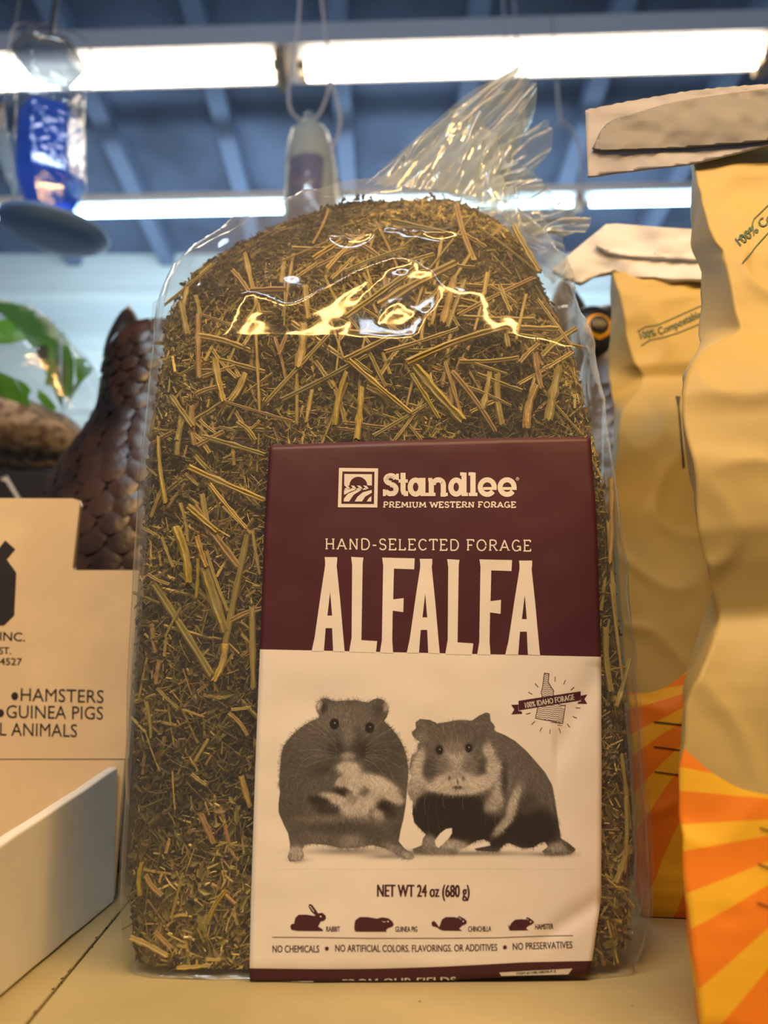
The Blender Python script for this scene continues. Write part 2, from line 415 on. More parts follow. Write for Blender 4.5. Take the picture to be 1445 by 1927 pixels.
def bm_text(s, x0, y0, x1, y1, cap, bold=0, sag=None, shear=0):
    me = text_mesh(s, 0); bm = bmesh.new(); bm.from_mesh(me); bpy.data.meshes.remove(me)
    bmesh.ops.remove_doubles(bm, verts=bm.verts[:], dist=1e-5)
    a = min(v.co.x for v in bm.verts); b = max(v.co.x for v in bm.verts); ch = capheight()
    dx, dy = x1-x0, y1-y0; L = math.hypot(dx, dy); nx, ny = dy/L, -dx/L
    for v in bm.verts:
        u = (v.co.x-a)/(b-a); h = v.co.y/ch*cap
        X = x0+dx*u+nx*h+shear*h*dx/L; Y = y0+dy*u+ny*h+shear*h*dy/L
        if sag: Y += sag(u)
        v.co = (X, Y, 0)
    if bold:
        d = max(.26, bold*cap*1.1); o = []
        for k in (-d, 0, d):
            c = bm.copy()
            for v in c.verts: v.co.x += k
            o.append(c)
        bm.free(); return merge_bm(o)
    return bm
def bm_poly(loops):
    cu = bpy.data.curves.new('p', 'CURVE'); cu.dimensions = '2D'; cu.fill_mode = 'BOTH'
    for L in loops:
        sp = cu.splines.new('POLY'); sp.points.add(len(L)-1); sp.use_cyclic_u = True
        for i, p in enumerate(L): sp.points[i].co = (p[0], p[1], 0, 1)
    me = curve_mesh(cu); bm = bmesh.new(); bm.from_mesh(me); bpy.data.meshes.remove(me)
    bmesh.ops.remove_doubles(bm, verts=bm.verts[:], dist=1e-4); return bm
def strokes_bm(strokes, w):
    bm = bmesh.new()
    for S in strokes:
        ww = w
        if isinstance(S, tuple): S, ww = S
        for i in range(len(S)-1):
            (x0, y0), (x1, y1) = S[i], S[i+1]; L = math.hypot(x1-x0, y1-y0) or 1e-6
            ux, uy = (x1-x0)/L, (y1-y0)/L; e = 0 if len(S) == 2 else ww*.12
            a0 = (x0-ux*e, y0-uy*e); a1 = (x1+ux*e, y1+uy*e); nx, ny = -uy*ww/2, ux*ww/2
            bm.faces.new([bm.verts.new((p[0]+s*nx, p[1]+s*ny, 0)) for p, s in ((a0, 1), (a1, 1), (a1, -1), (a0, -1))])
    return bm
def merge_bm(bms):
    out = bmesh.new()
    for b in bms:
        mp = {v: out.verts.new(v.co) for v in b.verts}
        for f in b.faces:
            try: out.faces.new([mp[v] for v in f.verts])
            except ValueError: pass
        b.free()
    return out
def decal(name, bm, m, parent, bvh, eps=.0003, step=40, label=None, clip=None):
    lay(bm, bvh, eps, step, clip)
    off = Vector(worldloc(parent))
    for v in bm.verts: v.co -= off
    me = bpy.data.meshes.new(name); bm.to_mesh(me); bm.free(); me.materials.append(m)
    o = bpy.data.objects.new(name, me); COL.objects.link(o); o.parent = parent
    if label: o['label'] = label
    return o
def ell(cx, cy, rx, ry, a0=0, a1=360, n=24, rot=0):
    c, s = math.cos(math.radians(rot)), math.sin(math.radians(rot)); out = []
    for i in range(n+(1 if a1-a0 < 360 else 0)):
        w = math.radians(a0+(a1-a0)*i/n); x, y = rx*math.cos(w), ry*math.sin(w)
        out.append((cx+x*c-y*s, cy+x*s+y*c))
    return out

# ------------------------------------------------------------------ cardboard display tray
YB = .484
tray = thing('display_tray', 'open cardboard display tray, white outside, kraft inside, printed back panel', 'box', (-.3, .42, 0))
def polyplate(pts, y0, y1):
    n = len(pts); V = [(p[0], y0, p[1]) for p in pts]+[(p[0], y1, p[1]) for p in pts]
    return V, [tuple(range(n)), tuple(range(2*n-1, n-1, -1))]+[(i, (i+1) % n, n+(i+1) % n, n+i) for i in range(n)]
pt = lambda x, y: (W(x, y, YB).x, W(x, y, YB).z)
xr = W(262, 1073, YB).x
zt, zn = W(145, 938, YB).z, W(200, 1073, YB).z; xn = W(144, 1000, YB).x
zfold = W(100, 1428, YB).z
out = [(-.46, zfold), (xr+.002, zfold), (xr, zn), (xn+.001, zn), (xn, zn+.002), (xn, zt-.004), (xn-.0015, zt-.001), (xn-.005, zt), (-.46, zt+.001)]
bp = obj('back_panel', *polyplate(out, YB, YB+.0035), M['kraft'], tray)
# white liner and corrugated edge behind
obj('outer_liner', *polyplate([(p[0]+(.0004 if i in (1, 2, 3, 4, 5, 6) else 0), p[1]+.0005) for i, p in enumerate(out)], YB+.0036, YB+.0044), M['white_board'], tray)
ed = []
for k in range(60):
    f = k/59; z = zn+.003+(zt-.006-zn-.003)*f
    ed.append(box(xn, xn+.0009, YB+.0004, YB+.0030, z, z+.0008))
obj('corrugated_edge', *join(ed), M['edge_board'], tray)
obj('lower_back_wall', *box(-.46, xr+.002, YB-.0015, YB+.002, .003, zfold-.0006), M['kraft'], tray)
obj('tray_floor', *box(-.46, -.159, .27, YB-.002, .0005, .0032), M['kraft'], tray)
# right side wall: white outside, sloping rim
def wall_piece():
    a_b, a_t = W(0, 1884, .318), W(0, 1592, .303)
    c_b = W(214, 1703, .482); c_t = W(222, 1443, .480)
    def ext(p, q, f): return p+(p-q)*f
    fb = ext(a_b, c_b, .28); ft = ext(a_t, c_t, .28)
    outer = [Vector((fb.x, fb.y, .0006)), Vector((c_b.x, c_b.y, .0006)), c_t, ft]
    n = 14; V = []
    for s in (0, -.0055):
        for j in range(2):
            for i in range(n):
                f = i/(n-1); lo = outer[0].lerp(outer[1], f); hi = outer[3].lerp(outer[2], f)
                wob = .0009*noise.noise(Vector((f*5, 0, 0)))
                p = lo if j == 0 else hi
                V.append((p.x+s+(wob if j else 0), p.y, p.z+(abs(.0012*noise.noise(Vector((f*9, 3, 0)))) if j == 0 else 0)))
    F = []
    for i in range(n-1):
        F += [(i, i+1, n+i+1, n+i), (2*n+i, 3*n+i, 3*n+i+1, 2*n+i+1), (n+i, n+i+1, 3*n+i+1, 3*n+i), (i, 2*n+i, 2*n+i+1, i+1)]
    F += [(0, n, 3*n, 2*n), (n-1, 3*n-1, 4*n-1, 2*n-1)]
    return V, F
bevel(obj('side_wall', *wall_piece(), M['white_board'], tray), .0012, 3)
V, F = box(-.46, -.152, .262, .268, .0006, .045); obj('front_wall', V, F, M['white_board'], tray)
# printed words on the panel
pb = bvh_of(bp)
K = dict(parent=bp, bvh=pb, m=M['black_ink'], eps=.00025, step=200)
decal('printed_emblem', bm_poly([[(-30, 1040), (-8, 1040), (10, 1017), (29, 1034), (13, 1053), (31, 1078), (27, 1158), (8, 1177), (-30, 1177)]]), label='black printed pack-shaped emblem', **K)
decal('lettering', bm_text('INC.', 0, 1205, 47, 1207, 16, .012), label='black print INC.', **K)
decal('lettering', bm_text('ST.', -1, 1231, 21, 1231, 13, .01), label='black print ST.', **K)
decal('lettering', bm_text('4527', 0, 1251, 41, 1252, 13, .01), label='black print 4527', **K)
decal('lettering', bm_text('HAMSTERS', 39, 1319, 195, 1323, 24, 0), label='black print HAMSTERS', **K)
decal('lettering', bm_text('GUINEA PIGS', 12, 1351, 194, 1354, 24, 0), label='black print GUINEA PIGS', **K)
decal('lettering', bm_text('L ANIMALS', 0, 1384, 145, 1387, 24, 0), label='black print L ANIMALS', **K)
decal('bullet', bm_poly([ell(28, 1310, 6.5, 7.5)]), **K); decal('bullet', bm_poly([ell(1, 1342, 7, 7.5)]), **K)

# ------------------------------------------------------------------ leaf-print bag of seed on a black carton, far left
LY = .80
zc = W(60, 880, LY-.02).z
cart = thing('black_carton', 'black carton at the left edge under the leaf-printed bag', 'box', (-.45, .88, 0))
cb = bevel(obj('carton_body', *box(-.62, W(195, 900, LY).x, LY-.01, LY+.18, 0, zc), M['carton'], cart), .002)
cbv = bvh_of(cb)
decal('lettering', strokes_bm([[(-12, 878), (22, 878)], [(22, 878), (4, 903)], [(4, 903), (18, 903)]], 4.5), M['white_ink'], cb, cbv, label='white outlined letter at the edge')
sb = thing('seed_bag', 'clear bag of tan seed with green leaf print, lying on the black carton', 'bag', (-.42, .88, zc))
def blob(rows, y, dep, seed, amp, nu=72, z_off=0):
    """closed lump from silhouette rows (py, xl, xr) at distance y"""
    V = []; nv = 44; r0, r1 = rows[0][0], rows[-1][0]
    for j in range(nv):
        py = r0+(r1-r0)*j/(nv-1); xl, xr_ = interp(py, rows, 1), interp(py, rows, 2)
        f = j/(nv-1); d = dep*max(math.sin(math.pi*min(max(f, .02), .98))**.5, .15)
        a = W(xl, py, y); b = W(xr_, py, y); cx = (a.x+b.x)/2; rx = (b.x-a.x)/2
        for i in range(nu):
            w = 2*math.pi*i/nu; c, s = math.cos(w), math.sin(w)
            q = Vector((cx+rx*math.copysign(abs(c)**.7, c), y+d*math.copysign(abs(s)**.7, s), a.z+z_off))
            k = noise.fractal(q*14+Vector((seed, 0, 0)), 1, 2, 4)
            V.append(q+Vector((c*.4, s, .3))*amp*k)
    return V, grid_faces(nu, nv, True)+[tuple(range(nu)), tuple(range((nv-1)*nu, nv*nu))]
obj('seed_filling', *blob([(742, -120, -60), (752, -200, 30), (775, -240, 95), (800, -260, 150), (835, -260, 175), (878, -250, 170)], .875, .075, 3, .004), M['seed'], sb, True)
fl = obj('leaf_film', *blob([(566, -140, -40), (572, -200, 10), (590, -220, 60), (612, -230, 110), (650, -240, 140), (690, -250, 175), (740, -260, 190), (800, -270, 200), (874, -260, 200)], .875, .085, 9, .007), M['film2'], sb, True)
fb_ = bvh_of(fl)
LK = dict(parent=fl, bvh=fb_, eps=.0012, step=14)
decal('leaf_print', bm_poly([[(-60, 560), (0, 565), (60, 578), (98, 600), (112, 615), (110, 640), (104, 690), (95, 728), (84, 724), (92, 690), (88, 650), (60, 655), (30, 615), (0, 590), (-60, 600)]]), M['leafdark'], **LK)
decal('leaf_print', bm_poly([[(-60, 640), (-10, 605), (25, 600), (52, 640), (20, 648), (-60, 650)]]), M['leaf'], **LK)
decal('leaf_print', bm_poly([[(-60, 690), (0, 700), (28, 712), (52, 762), (20, 754), (0, 745), (-60, 740)]]), M['leaf'], **LK)
decal('leaf_print', bm_poly([[(30, 712), (50, 722), (60, 735), (54, 745), (58, 768), (50, 760)]]), M['leaf'], **LK)
decal('leaf_print', bm_poly([[(72, 732), (90, 745), (108, 768), (100, 774), (80, 762), (70, 748)]]), M['leaf'], **LK)
decal('leaf_print', bm_poly([[(113, 612), (121, 616), (130, 655), (139, 680), (137, 730), (128, 750), (118, 745), (122, 700), (116, 660)]]), M['leafdark'], **LK)
decal('leaf_print', bm_poly([[(140, 672), (175, 678), (172, 700), (150, 722), (141, 712)]]), M['leaf'], **LK)

# ------------------------------------------------------------------ hanging glass feeder with blue nectar
FY = .86
fd = thing('glass_feeder', 'hanging hexagonal glass feeder half full of blue nectar above a dark saucer', 'feeder', W(100, 470, FY)[:])
def hexa(rows, y, n=6, rot=.35, wall=0):
    V = []
    for py, xl, x2 in rows:
        a, b = W(xl, py, y), W(x2, py, y); r = (b.x-a.x)/2*1.02-wall
        for k in range(n):
            w = 2*math.pi*k/n+rot; V.append(((a.x+b.x)/2+r*math.cos(w), y+r*math.sin(w), a.z))
    return V, grid_faces(n, len(rows), True)+[tuple(range(n)), tuple(range((len(rows)-1)*n, len(rows)*n))]
bevel(obj('bottle', *hexa([(128, 34, 150), (165, 36, 156), (205, 36, 155), (330, 33, 158), (345, 34, 157), (372, 42, 148), (405, 55, 132)], FY), M['glass'], fd), .002)
obj('nectar', *hexa([(222, 37, 154), (292, 35, 156), (330, 34, 157), (345, 35, 156), (372, 43, 147), (404, 56, 131)], FY, wall=.0035), M['blue'], fd)
bevel(obj('cap', *hexa([(104, 30, 154), (116, 28, 157), (124, 36, 148)], FY), M['lid'], fd), .0015)
bevel(obj('star_boss', *lathe([(.016, 0), (.012, .002), (.002, .004)], W(75, 215, FY-.035)[:], 12), M['glass'], fd), .0005)
cs = W(100, 452, FY)
V, F = lathe([(.004, .006), (.030, .007), (.055, .012), (.066, .018), (.0685, .016), (.067, .010), (.050, .001), (.028, -.002), (.004, -.002)], (cs.x, cs.y, cs.z), 48)
tilt = Matrix.Rotation(math.radians(9), 4, 'X') @ Matrix.Rotation(math.radians(7), 4, 'Y')
V = [(tilt @ (Vector(v)-cs))+cs for v in V]
obj('saucer', V, F, M['saucer'], fd, True)
obj('neck', *tube([W(93, 404, FY), W(95, 440, FY)], .020, 16), M['cap'], fd, True)
hk = [(15, 140, FY), (14, 118, FY), (18, 75, FY), (26, 52, FY), (45, 43, FY), (70, 47, FY), (92, 46, FY), (120, 55, FY), (150, 66, FY), (166, 82, FY), (172, 105, FY), (171, 150, FY), (165, 160, FY)]
obj('wire_bail', *tube(smoothpath([W(*p) for p in hk], 5), .0011, 7), M['wire'], fd, True)
for (x, y) in ((14, 134), (166, 160)):
    c = W(x, y, FY); R = [c+Vector((.006*math.cos(i*math.pi/6), 0, .006*math.sin(i*math.pi/6))) for i in range(13)]
    obj('wire_ring', *tube(R, .0009, 6, False), M['wire'], fd, True)
top = W(96, 46, FY)
obj('hanging_rod', *tube([W(95, 66, FY), Vector((W(95, 66, FY).x, FY, CZ))], .0042, 10), M['cap'], fd, True)
# slim clear feeder tube at the very left edge
f2 = thing('slim_feeder', 'slim clear hanging tube at the very left edge, beside the blue feeder', 'feeder', W(0, 400, .95)[:])
obj('tube_body', *tube(smoothpath([W(4, 205, .95), W(6, 240, .95), W(12, 300, .95), W(24, 350, .95), W(33, 388, .95)], 5), [.004]*6+[.008]*9+[.0035]*6, 12), M['tail'], f2, True)
obj('tube_tip', *tube([W(5, 196, .95), W(1, 215, .95), W(-4, 250, .95)], [.002, .004, .005], 10), M['peach'], f2, True)
obj('tube_cord', *tube(smoothpath([W(5, 200, .95), W(22, 190, .95), W(22, 150, .95), W(20, 100, .95), Vector((W(20, 100, .95).x, .95, CZ))], 5), .001, 6), M['wire'], f2, True)

# ------------------------------------------------------------------ wrapped seed bell and cords
BY = 1.0
bl = thing('seed_bell', 'cream seed bell in clear wrap with purple label hanging on grey cords', 'bird food', W(585, 440, BY)[:])
rows = [(232, 572, 594), (242, 562, 606), (256, 551, 613), (275, 544, 620), (300, 541, 626), (340, 540, 632), (400, 538, 636), (440, 540, 634)]
V = []
for py, xl, x2 in rows:
    a, b = W(xl, py, BY), W(x2, py, BY)
    for k in range(30):
        w = 2*math.pi*k/30; r = (b.x-a.x)/2
        V.append(((a.x+b.x)/2+r*math.cos(w), BY+r*math.sin(w), a.z))
cake = obj('seed_cake', V, grid_faces(30, len(rows), True)+[tuple(range(30)), tuple(range(30*(len(rows)-1), 30*len(rows)))], M['suet'], bl, True)
cv = bvh_of(cake)
decal('purple_label', bm_poly([[(546, 296), (575, 287), (600, 290), (610, 298), (606, 350), (602, 440), (546, 440)]]), M['purple'], cake, cv, eps=.0006, step=12, label='purple printed label')
decal('lettering', bm_text('ACOU', 552, 352, 594, 347, 14, .01), M['peach'], cake, cv, eps=.0010, step=14)
Vw = []
rw = [(214, 574, 590), (224, 570, 594), (234, 576, 592), (244, 560, 610), (260, 545, 620), (300, 537, 632), (345, 536, 641), (400, 533, 646), (446, 540, 640)]
for py, xl, x2 in rw:
    a, b = W(xl, py, BY), W(x2, py, BY)
    for k in range(40):
        w = 2*math.pi*k/40; r = (b.x-a.x)/2*(1+.04*math.sin(7*w+py*.02))
        Vw.append(((a.x+b.x)/2+r*math.cos(w), BY+r*math.sin(w), a.z))
obj('clear_wrap', Vw, grid_faces(40, len(rw), True), M['tail'], bl, True)
def cordpath(pts, y): return smoothpath([W(a, b, y) for a, b in pts], 6)
obj('cord_loop', *tube(cordpath([(566, -40), (563, 20), (557, 80), (549, 130), (543, 175), (548, 210), (572, 231), (588, 230), (606, 205), (618, 170), (621, 130), (612, 60), (600, -40)], BY), .0026, 8), M['cord'], bl, True)
obj('cord_tail', *tube(cordpath([(621, 150), (632, 185), (640, 220), (636, 255), (624, 276)], BY), .0026, 8), M['cord'], bl, True)
a_, b_ = W(566, -40, BY), W(600, -40, BY)
obj('upper_cord', *tube([a_, Vector((a_.x, BY, CZ))], .0026, 8), M['cord'], bl, True)
obj('upper_cord', *tube([b_, Vector((b_.x, BY, CZ))], .0026, 8), M['cord'], bl, True)
hw = thing('hanging_hooks', 'pair of thin wires hanging in front of the near light, right of the bell cords', 'wire', W(960, 60, 1.3)[:])
for x in (951, 973):
    a_ = W(x, 92, 1.3); obj('wire', *tube([a_, Vector((a_.x, 1.3, CZ))], .0022, 8), M['cord'], hw, True)
hk2 = thing('curved_hook', 'pale curved hook hanging in the dark left of the tall paper bag', 'hook', W(1070, 300, 1.3)[:])
obj('hook_wire', *tube(cordpath([(1048, 156), (1051, 195), (1054, 226), (1045, 240)], 1.3), .003, 8), M['cord'], hk2, True)
obj('hook_arm', *tube(cordpath([(1054, 226), (1072, 238), (1088, 268), (1093, 310), (1094, 370), (1096, 392)], 1.3), .0024, 8), M['cord'], hk2, True)
a_ = W(1048, 156, 1.3); obj('hook_wire', *tube([a_, Vector((a_.x, 1.3, CZ))], .0012, 8), M['wire'], hk2, True)
# ------------------------------------------------------------------ the alfalfa bag: shape tables
SIL = [(1850, 238, 1188), (1820, 228, 1206), (1780, 219, 1221), (1700, 213, 1229), (1600, 218, 1226), (1500, 225, 1221), (1400, 228, 1212), (1300, 232, 1203),
       (1200, 238, 1194), (1073, 247, 1182), (1000, 254, 1173), (900, 262, 1160), (800, 270, 1145), (700, 277, 1133), (650, 277, 1126), (600, 275, 1113), (570, 280, 1104),
       (540, 289, 1093), (500, 312, 1072), (470, 345, 1058), (450, 376, 1048), (420, 430, 1024), (400, 466, 1005), (380, 510, 980), (365, 560, 950), (350, 615, 915), (342, 655, 885), (336, 700, 850)]
TAB = []
for py, xl, x2 in SIL[::-1]:
    y = interp(py, [(330, .396), (450, .385), (600, .368), (1000, .358), (1850, .350)])
    a, b = W(xl, py, y), W(x2, py, y); TAB.append((a.z, (a.x+b.x)/2, (b.x-a.x)/2))
TAB.sort(); ZT = np.array([t[0] for t in TAB]); ZTOP = ZT[-1]
TCX = np.array([t[1] for t in TAB]); TA = np.array([t[2] for t in TAB])
BZ = [(0, .0605), (.006, .062), (.02, .062), (.06, .062), (.12, .063), (.22, .064), (.28, .061), (.32, .053), (.35, .043), (.375, .031), (.395, .018), (ZTOP, .005)]
YC = .400
def fN(z): return np.interp(z, [.20, .27, .33, .40], [8, 5, 3.2, 2.6])
def fA(z): return np.interp(z, ZT, TA)
def fX(z): return np.interp(z, ZT, TCX)
def fB(z): return np.interp(z, [p[0] for p in BZ], [p[1] for p in BZ])
def front(x, z, ins=0.0):
    u = np.clip(np.abs((x-fX(z))/(fA(z)-ins)), 0, .995)
    n_ = fN(z); return YC-(fB(z)-ins)*(1-u**n_)**(1/n_)
def Wf(px, py, ins=0.0, eps=0.0):
    px, py = np.broadcast_arrays(np.asarray(px, float), np.asarray(py, float))
    r = (px-722.5)/FPX; u = (963.5-py)/FPX; dy = CT-u*ST; dz = ST+u*CT
    Y = np.full(px.shape, .345)
    for _ in range(12):
        x = r*Y/dy; z = CAMZ+dz*Y/dy
        Y = .5*Y+.5*front(x, np.clip(z, 0, ZTOP), ins)
    Y = Y-eps
    return np.stack([r*Y/dy, Y, CAMZ+dz*Y/dy], -1)
def surf(th, z, ins=0.0):
    NE = fN(z); c, s = np.cos(th), np.sin(th); a, b = fA(z)-ins, np.maximum(fB(z)-ins, .001)
    return np.stack([fX(z)+a*np.sign(c)*np.abs(c)**(2/NE), YC+b*np.sign(s)*np.abs(s)**(2/NE), z+0*th], -1)

bag = thing('forage_bag', 'clear plastic bag of dried alfalfa forage with plum and cream label', 'bag', (0, .40, 0))
# film
NU, NV = 300, 240
zz = ZTOP*(np.linspace(0, 1, NV)**.9); zz = np.maximum(zz, .0006)
# even spacing round the perimeter
thd = np.linspace(0, 2*np.pi, 4001); pd = surf(thd, np.full(4001, .15)); sd = np.concatenate([[0], np.cumsum(np.linalg.norm(np.diff(pd, axis=0), axis=1))])
ths = np.interp(np.linspace(0, sd[-1], NU, endpoint=False), sd, thd)
V = np.zeros((NV, NU, 3))
for j in range(NV): V[j] = surf(ths, np.full(NU, zz[j]))
cxy = np.stack([fX(zz), np.full(NV, YC)], -1)
for j in range(NV):
    z = zz[j]; up = min(max((z-.25)/.10, 0), 1)
    for i in range(NU):
        p = V[j, i]; q = Vector(p)
        side = max(0, min(1, (p[0]-.075)/.03))
        n1 = noise.noise(Vector((q.x*26+q.z*9, q.y*26, q.z*15-q.x*12)))
        n2 = noise.noise(Vector((q.x*60-q.z*20+5, q.y*55, q.z*34)))
        n3 = noise.noise(Vector((q.x*13+2, q.y*16, q.z*10+7)))
        r1 = (1-min(1, abs(n1)*3.2))**2; r2 = (1-min(1, abs(n2)*3))**2
        amp = .0004+.0026*up+.0012*side
        if z < .03: amp += .0008
        d = amp*(r1*1.0+r2*.15+n3*1.3)-.0008*(1-up)
        dx = p[0]-cxy[j, 0]; dy = p[1]-YC; L = math.hypot(dx/(fA(z)+1e-6), dy/(fB(z)+1e-6))
        nx, ny = dx/(fA(z)**2), dy/(fB(z)**2); l = math.hypot(nx, ny)+1e-9
        V[j, i, 0] += nx/l*d; V[j, i, 1] += ny/l*d; V[j, i, 2] += d*.6*up
F = grid_faces(NU, NV, True)+[tuple(range(NU)), tuple(range((NV-1)*NU, NV*NU))]
film = obj('clear_film', V, F, M['film'], bag, True)
film['label'] = 'clear crinkled plastic film'
# side seam folds and bottom corner fin
def strip_sheet(base, tip, nu, nv, amp=0, freq=6, seed=0, name='gathered_film', m=None, jag=0):
    def res(P, n):
        P = smoothpath([W(*p) if len(p) == 3 else Vector(p) for p in P], 10)
        d = [0]
        for i in range(1, len(P)): d.append(d[-1]+(P[i]-P[i-1]).length)
        out = []
        for k in range(n):
            s = d[-1]*k/(n-1); i = max(1, next((q for q in range(1, len(d)) if d[q] >= s), len(d)-1))
            f = (s-d[i-1])/max(d[i]-d[i-1], 1e-9); out.append(P[i-1].lerp(P[i], f))
        return out
    A, B = res(base, nu), res(tip, nu); VV = []
    for j in range(nv):
        f = j/(nv-1)
        for i in range(nu):
            p = A[i].lerp(B[i], f); s = i/(nu-1)
            k = noise.noise(Vector((s*freq+seed, f*1.4, seed)))*.9+.45*noise.noise(Vector((s*freq*2.4+seed, f*2.5, 3)))
            r = (1-min(1, abs(noise.noise(Vector((s*freq*1.3, f*1.1+seed, 9))))*3))**2
            env = (.35+.65*f)*amp
            VV.append(p+Vector((k*.25*env, (k+r*.8)*env, (k*.2)*env+jag*f*noise.noise(Vector((s*20, seed, 1))))))
    return obj(name, VV, grid_faces(nu, nv), m or M['tail'], bag, True)
T1 = strip_sheet([(688, 342, .396), (745, 350, .405), (850, 366, .415), (930, 410, .42)], [(983, 94, .400), (978, 124, .392), (1004, 138, .405), (1011, 175, .415), (1003, 212, .42), (985, 244, .425)], 90, 60, .010, 7, 1)
strip_sheet([(900, 340, .396), (950, 385, .394), (1005, 445, .396)], [(985, 312, .392), (1050, 368, .392), (1106, 409, .396)], 50, 30, .007, 6, 31)
T1['label'] = 'gathered film tail, tall upper blade'
strip_sheet([(720, 346, .41), (800, 352, .42), (880, 380, .43), (930, 410, .43)], [(975, 105, .412), (985, 150, .42), (990, 190, .425), (992, 222, .43)], 60, 46, .008, 5, 14)
strip_sheet([(800, 350, .42), (870, 372, .425), (925, 410, .43)], [(945, 222, .400), (985, 223, .408), (1030, 224, .415), (1043, 236, .42), (1040, 262, .425), (1024, 295, .43), (1000, 326, .435)], 70, 50, .009, 6, 4)
strip_sheet([(840, 352, .400), (890, 400, .400), (965, 440, .400)], [(936, 285, .394), (970, 302, .392), (1003, 326, .394), (1046, 363, .398), (1084, 404, .402), (1112, 407, .408), (1106, 432, .412), (1089, 441, .412), (1040, 412, .41)], 90, 50, .008, 8, 6)
strip_sheet([(930, 420, .42), (985, 452, .42), (1010, 500, .42)], [(1005, 402, .425), (1050, 425, .432), (1062, 462, .438), (1064, 500, .44), (1040, 530, .44)], 50, 36, .006, 5, 8)
strip_sheet([(700, 345, .392), (780, 350, .388), (860, 362, .386), (930, 392, .386), (985, 440, .388)], [(800, 246, .398), (872, 205, .400), (925, 232, .398), (950, 290, .396), (975, 360, .394)], 80, 44, .010, 9, 12)
# flat fin of film at the lower right corner and left side fold
strip_sheet([(1190, 1200, .392), (1200, 1400, .388), (1196, 1600, .380), (1180, 1760, .372), (1150, 1800, .366)], [(1196, 1200, .40), (1216, 1400, .40), (1230, 1600, .392), (1229, 1740, .380), (1194, 1822, .3505)], 60, 16, .003, 5, 20, 'seam_fin', M['film'])
strip_sheet([(300, 560, .352), (290, 800, .347), (272, 1073, .344), (250, 1400, .344), (232, 1700, .346)], [(286, 570, .358), (276, 800, .352), (256, 1073, .3495), (236, 1400, .3495), (222, 1700, .3505)], 70, 8, .001, 4, 22, 'seam_fin', M['film'])

# ------------------------------------------------------------------ hay
hayb = thing('alfalfa_hay', 'loose brown-green dried alfalfa stems and leaves packed inside the clear bag', 'hay', (0, .40, 0.002))
HZ = ZTOP-.014
INS = .0026
def hz(z):  return z
def haypt(th, z, ins):
    c = np.cos(th); p = surf(th, np.minimum(z+.010*np.clip((z-.26)/.07, 0, 1), ZTOP), INS+ins); p[..., 2] = z
    # slack: film stands off the hay at the right side and near the crown
    sl = (.003+.007*np.clip((z-.2)/.1, 0, 1))*np.clip(c, 0, 1)**2+.004*np.clip(-c, 0, 1)**2*np.clip((z-.25)/.08, 0, 1)
    p[..., 0] -= sl*np.sign(c); return p
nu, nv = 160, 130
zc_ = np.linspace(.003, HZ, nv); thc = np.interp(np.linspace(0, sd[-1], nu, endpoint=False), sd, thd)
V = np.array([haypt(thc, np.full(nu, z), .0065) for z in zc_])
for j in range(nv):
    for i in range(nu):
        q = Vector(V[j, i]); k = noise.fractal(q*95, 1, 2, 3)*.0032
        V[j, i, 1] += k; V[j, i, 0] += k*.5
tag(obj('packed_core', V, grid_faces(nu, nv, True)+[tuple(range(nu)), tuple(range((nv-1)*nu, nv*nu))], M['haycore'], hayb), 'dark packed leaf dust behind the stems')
def frames(P, th, z, ins):
    e = 1e-3
    dt = haypt(th+e, z, ins)-P; dz = haypt(th, np.clip(z+e, 0, HZ+.01), ins)-P
    dt /= np.linalg.norm(dt, axis=-1, keepdims=True)+1e-12; dz /= np.linalg.norm(dz, axis=-1, keepdims=True)+1e-12
    n = np.cross(dt, dz); n /= np.linalg.norm(n, axis=-1, keepdims=True)+1e-12
    t2 = np.cross(n, dt); return dt, t2, n
def sample(n):
    z = rng.uniform(.002, HZ, n); s = rng.random(n); u = rng.uniform(-.97, .97, n)
    thf = -np.arccos(np.sign(u)*np.abs(u)**(fN(z)/2))
    th = np.where(s < .72, thf, rng.uniform(0, 2*np.pi, n))
    side = (s > .72) & (s < .90); th = np.where(side, np.where(rng.random(n) < .5, 0, np.pi)+rng.normal(0, .25, n), th)
    top = s > .93; z = np.where(top, HZ-rng.random(n)**2*.05, z)
    return th, z
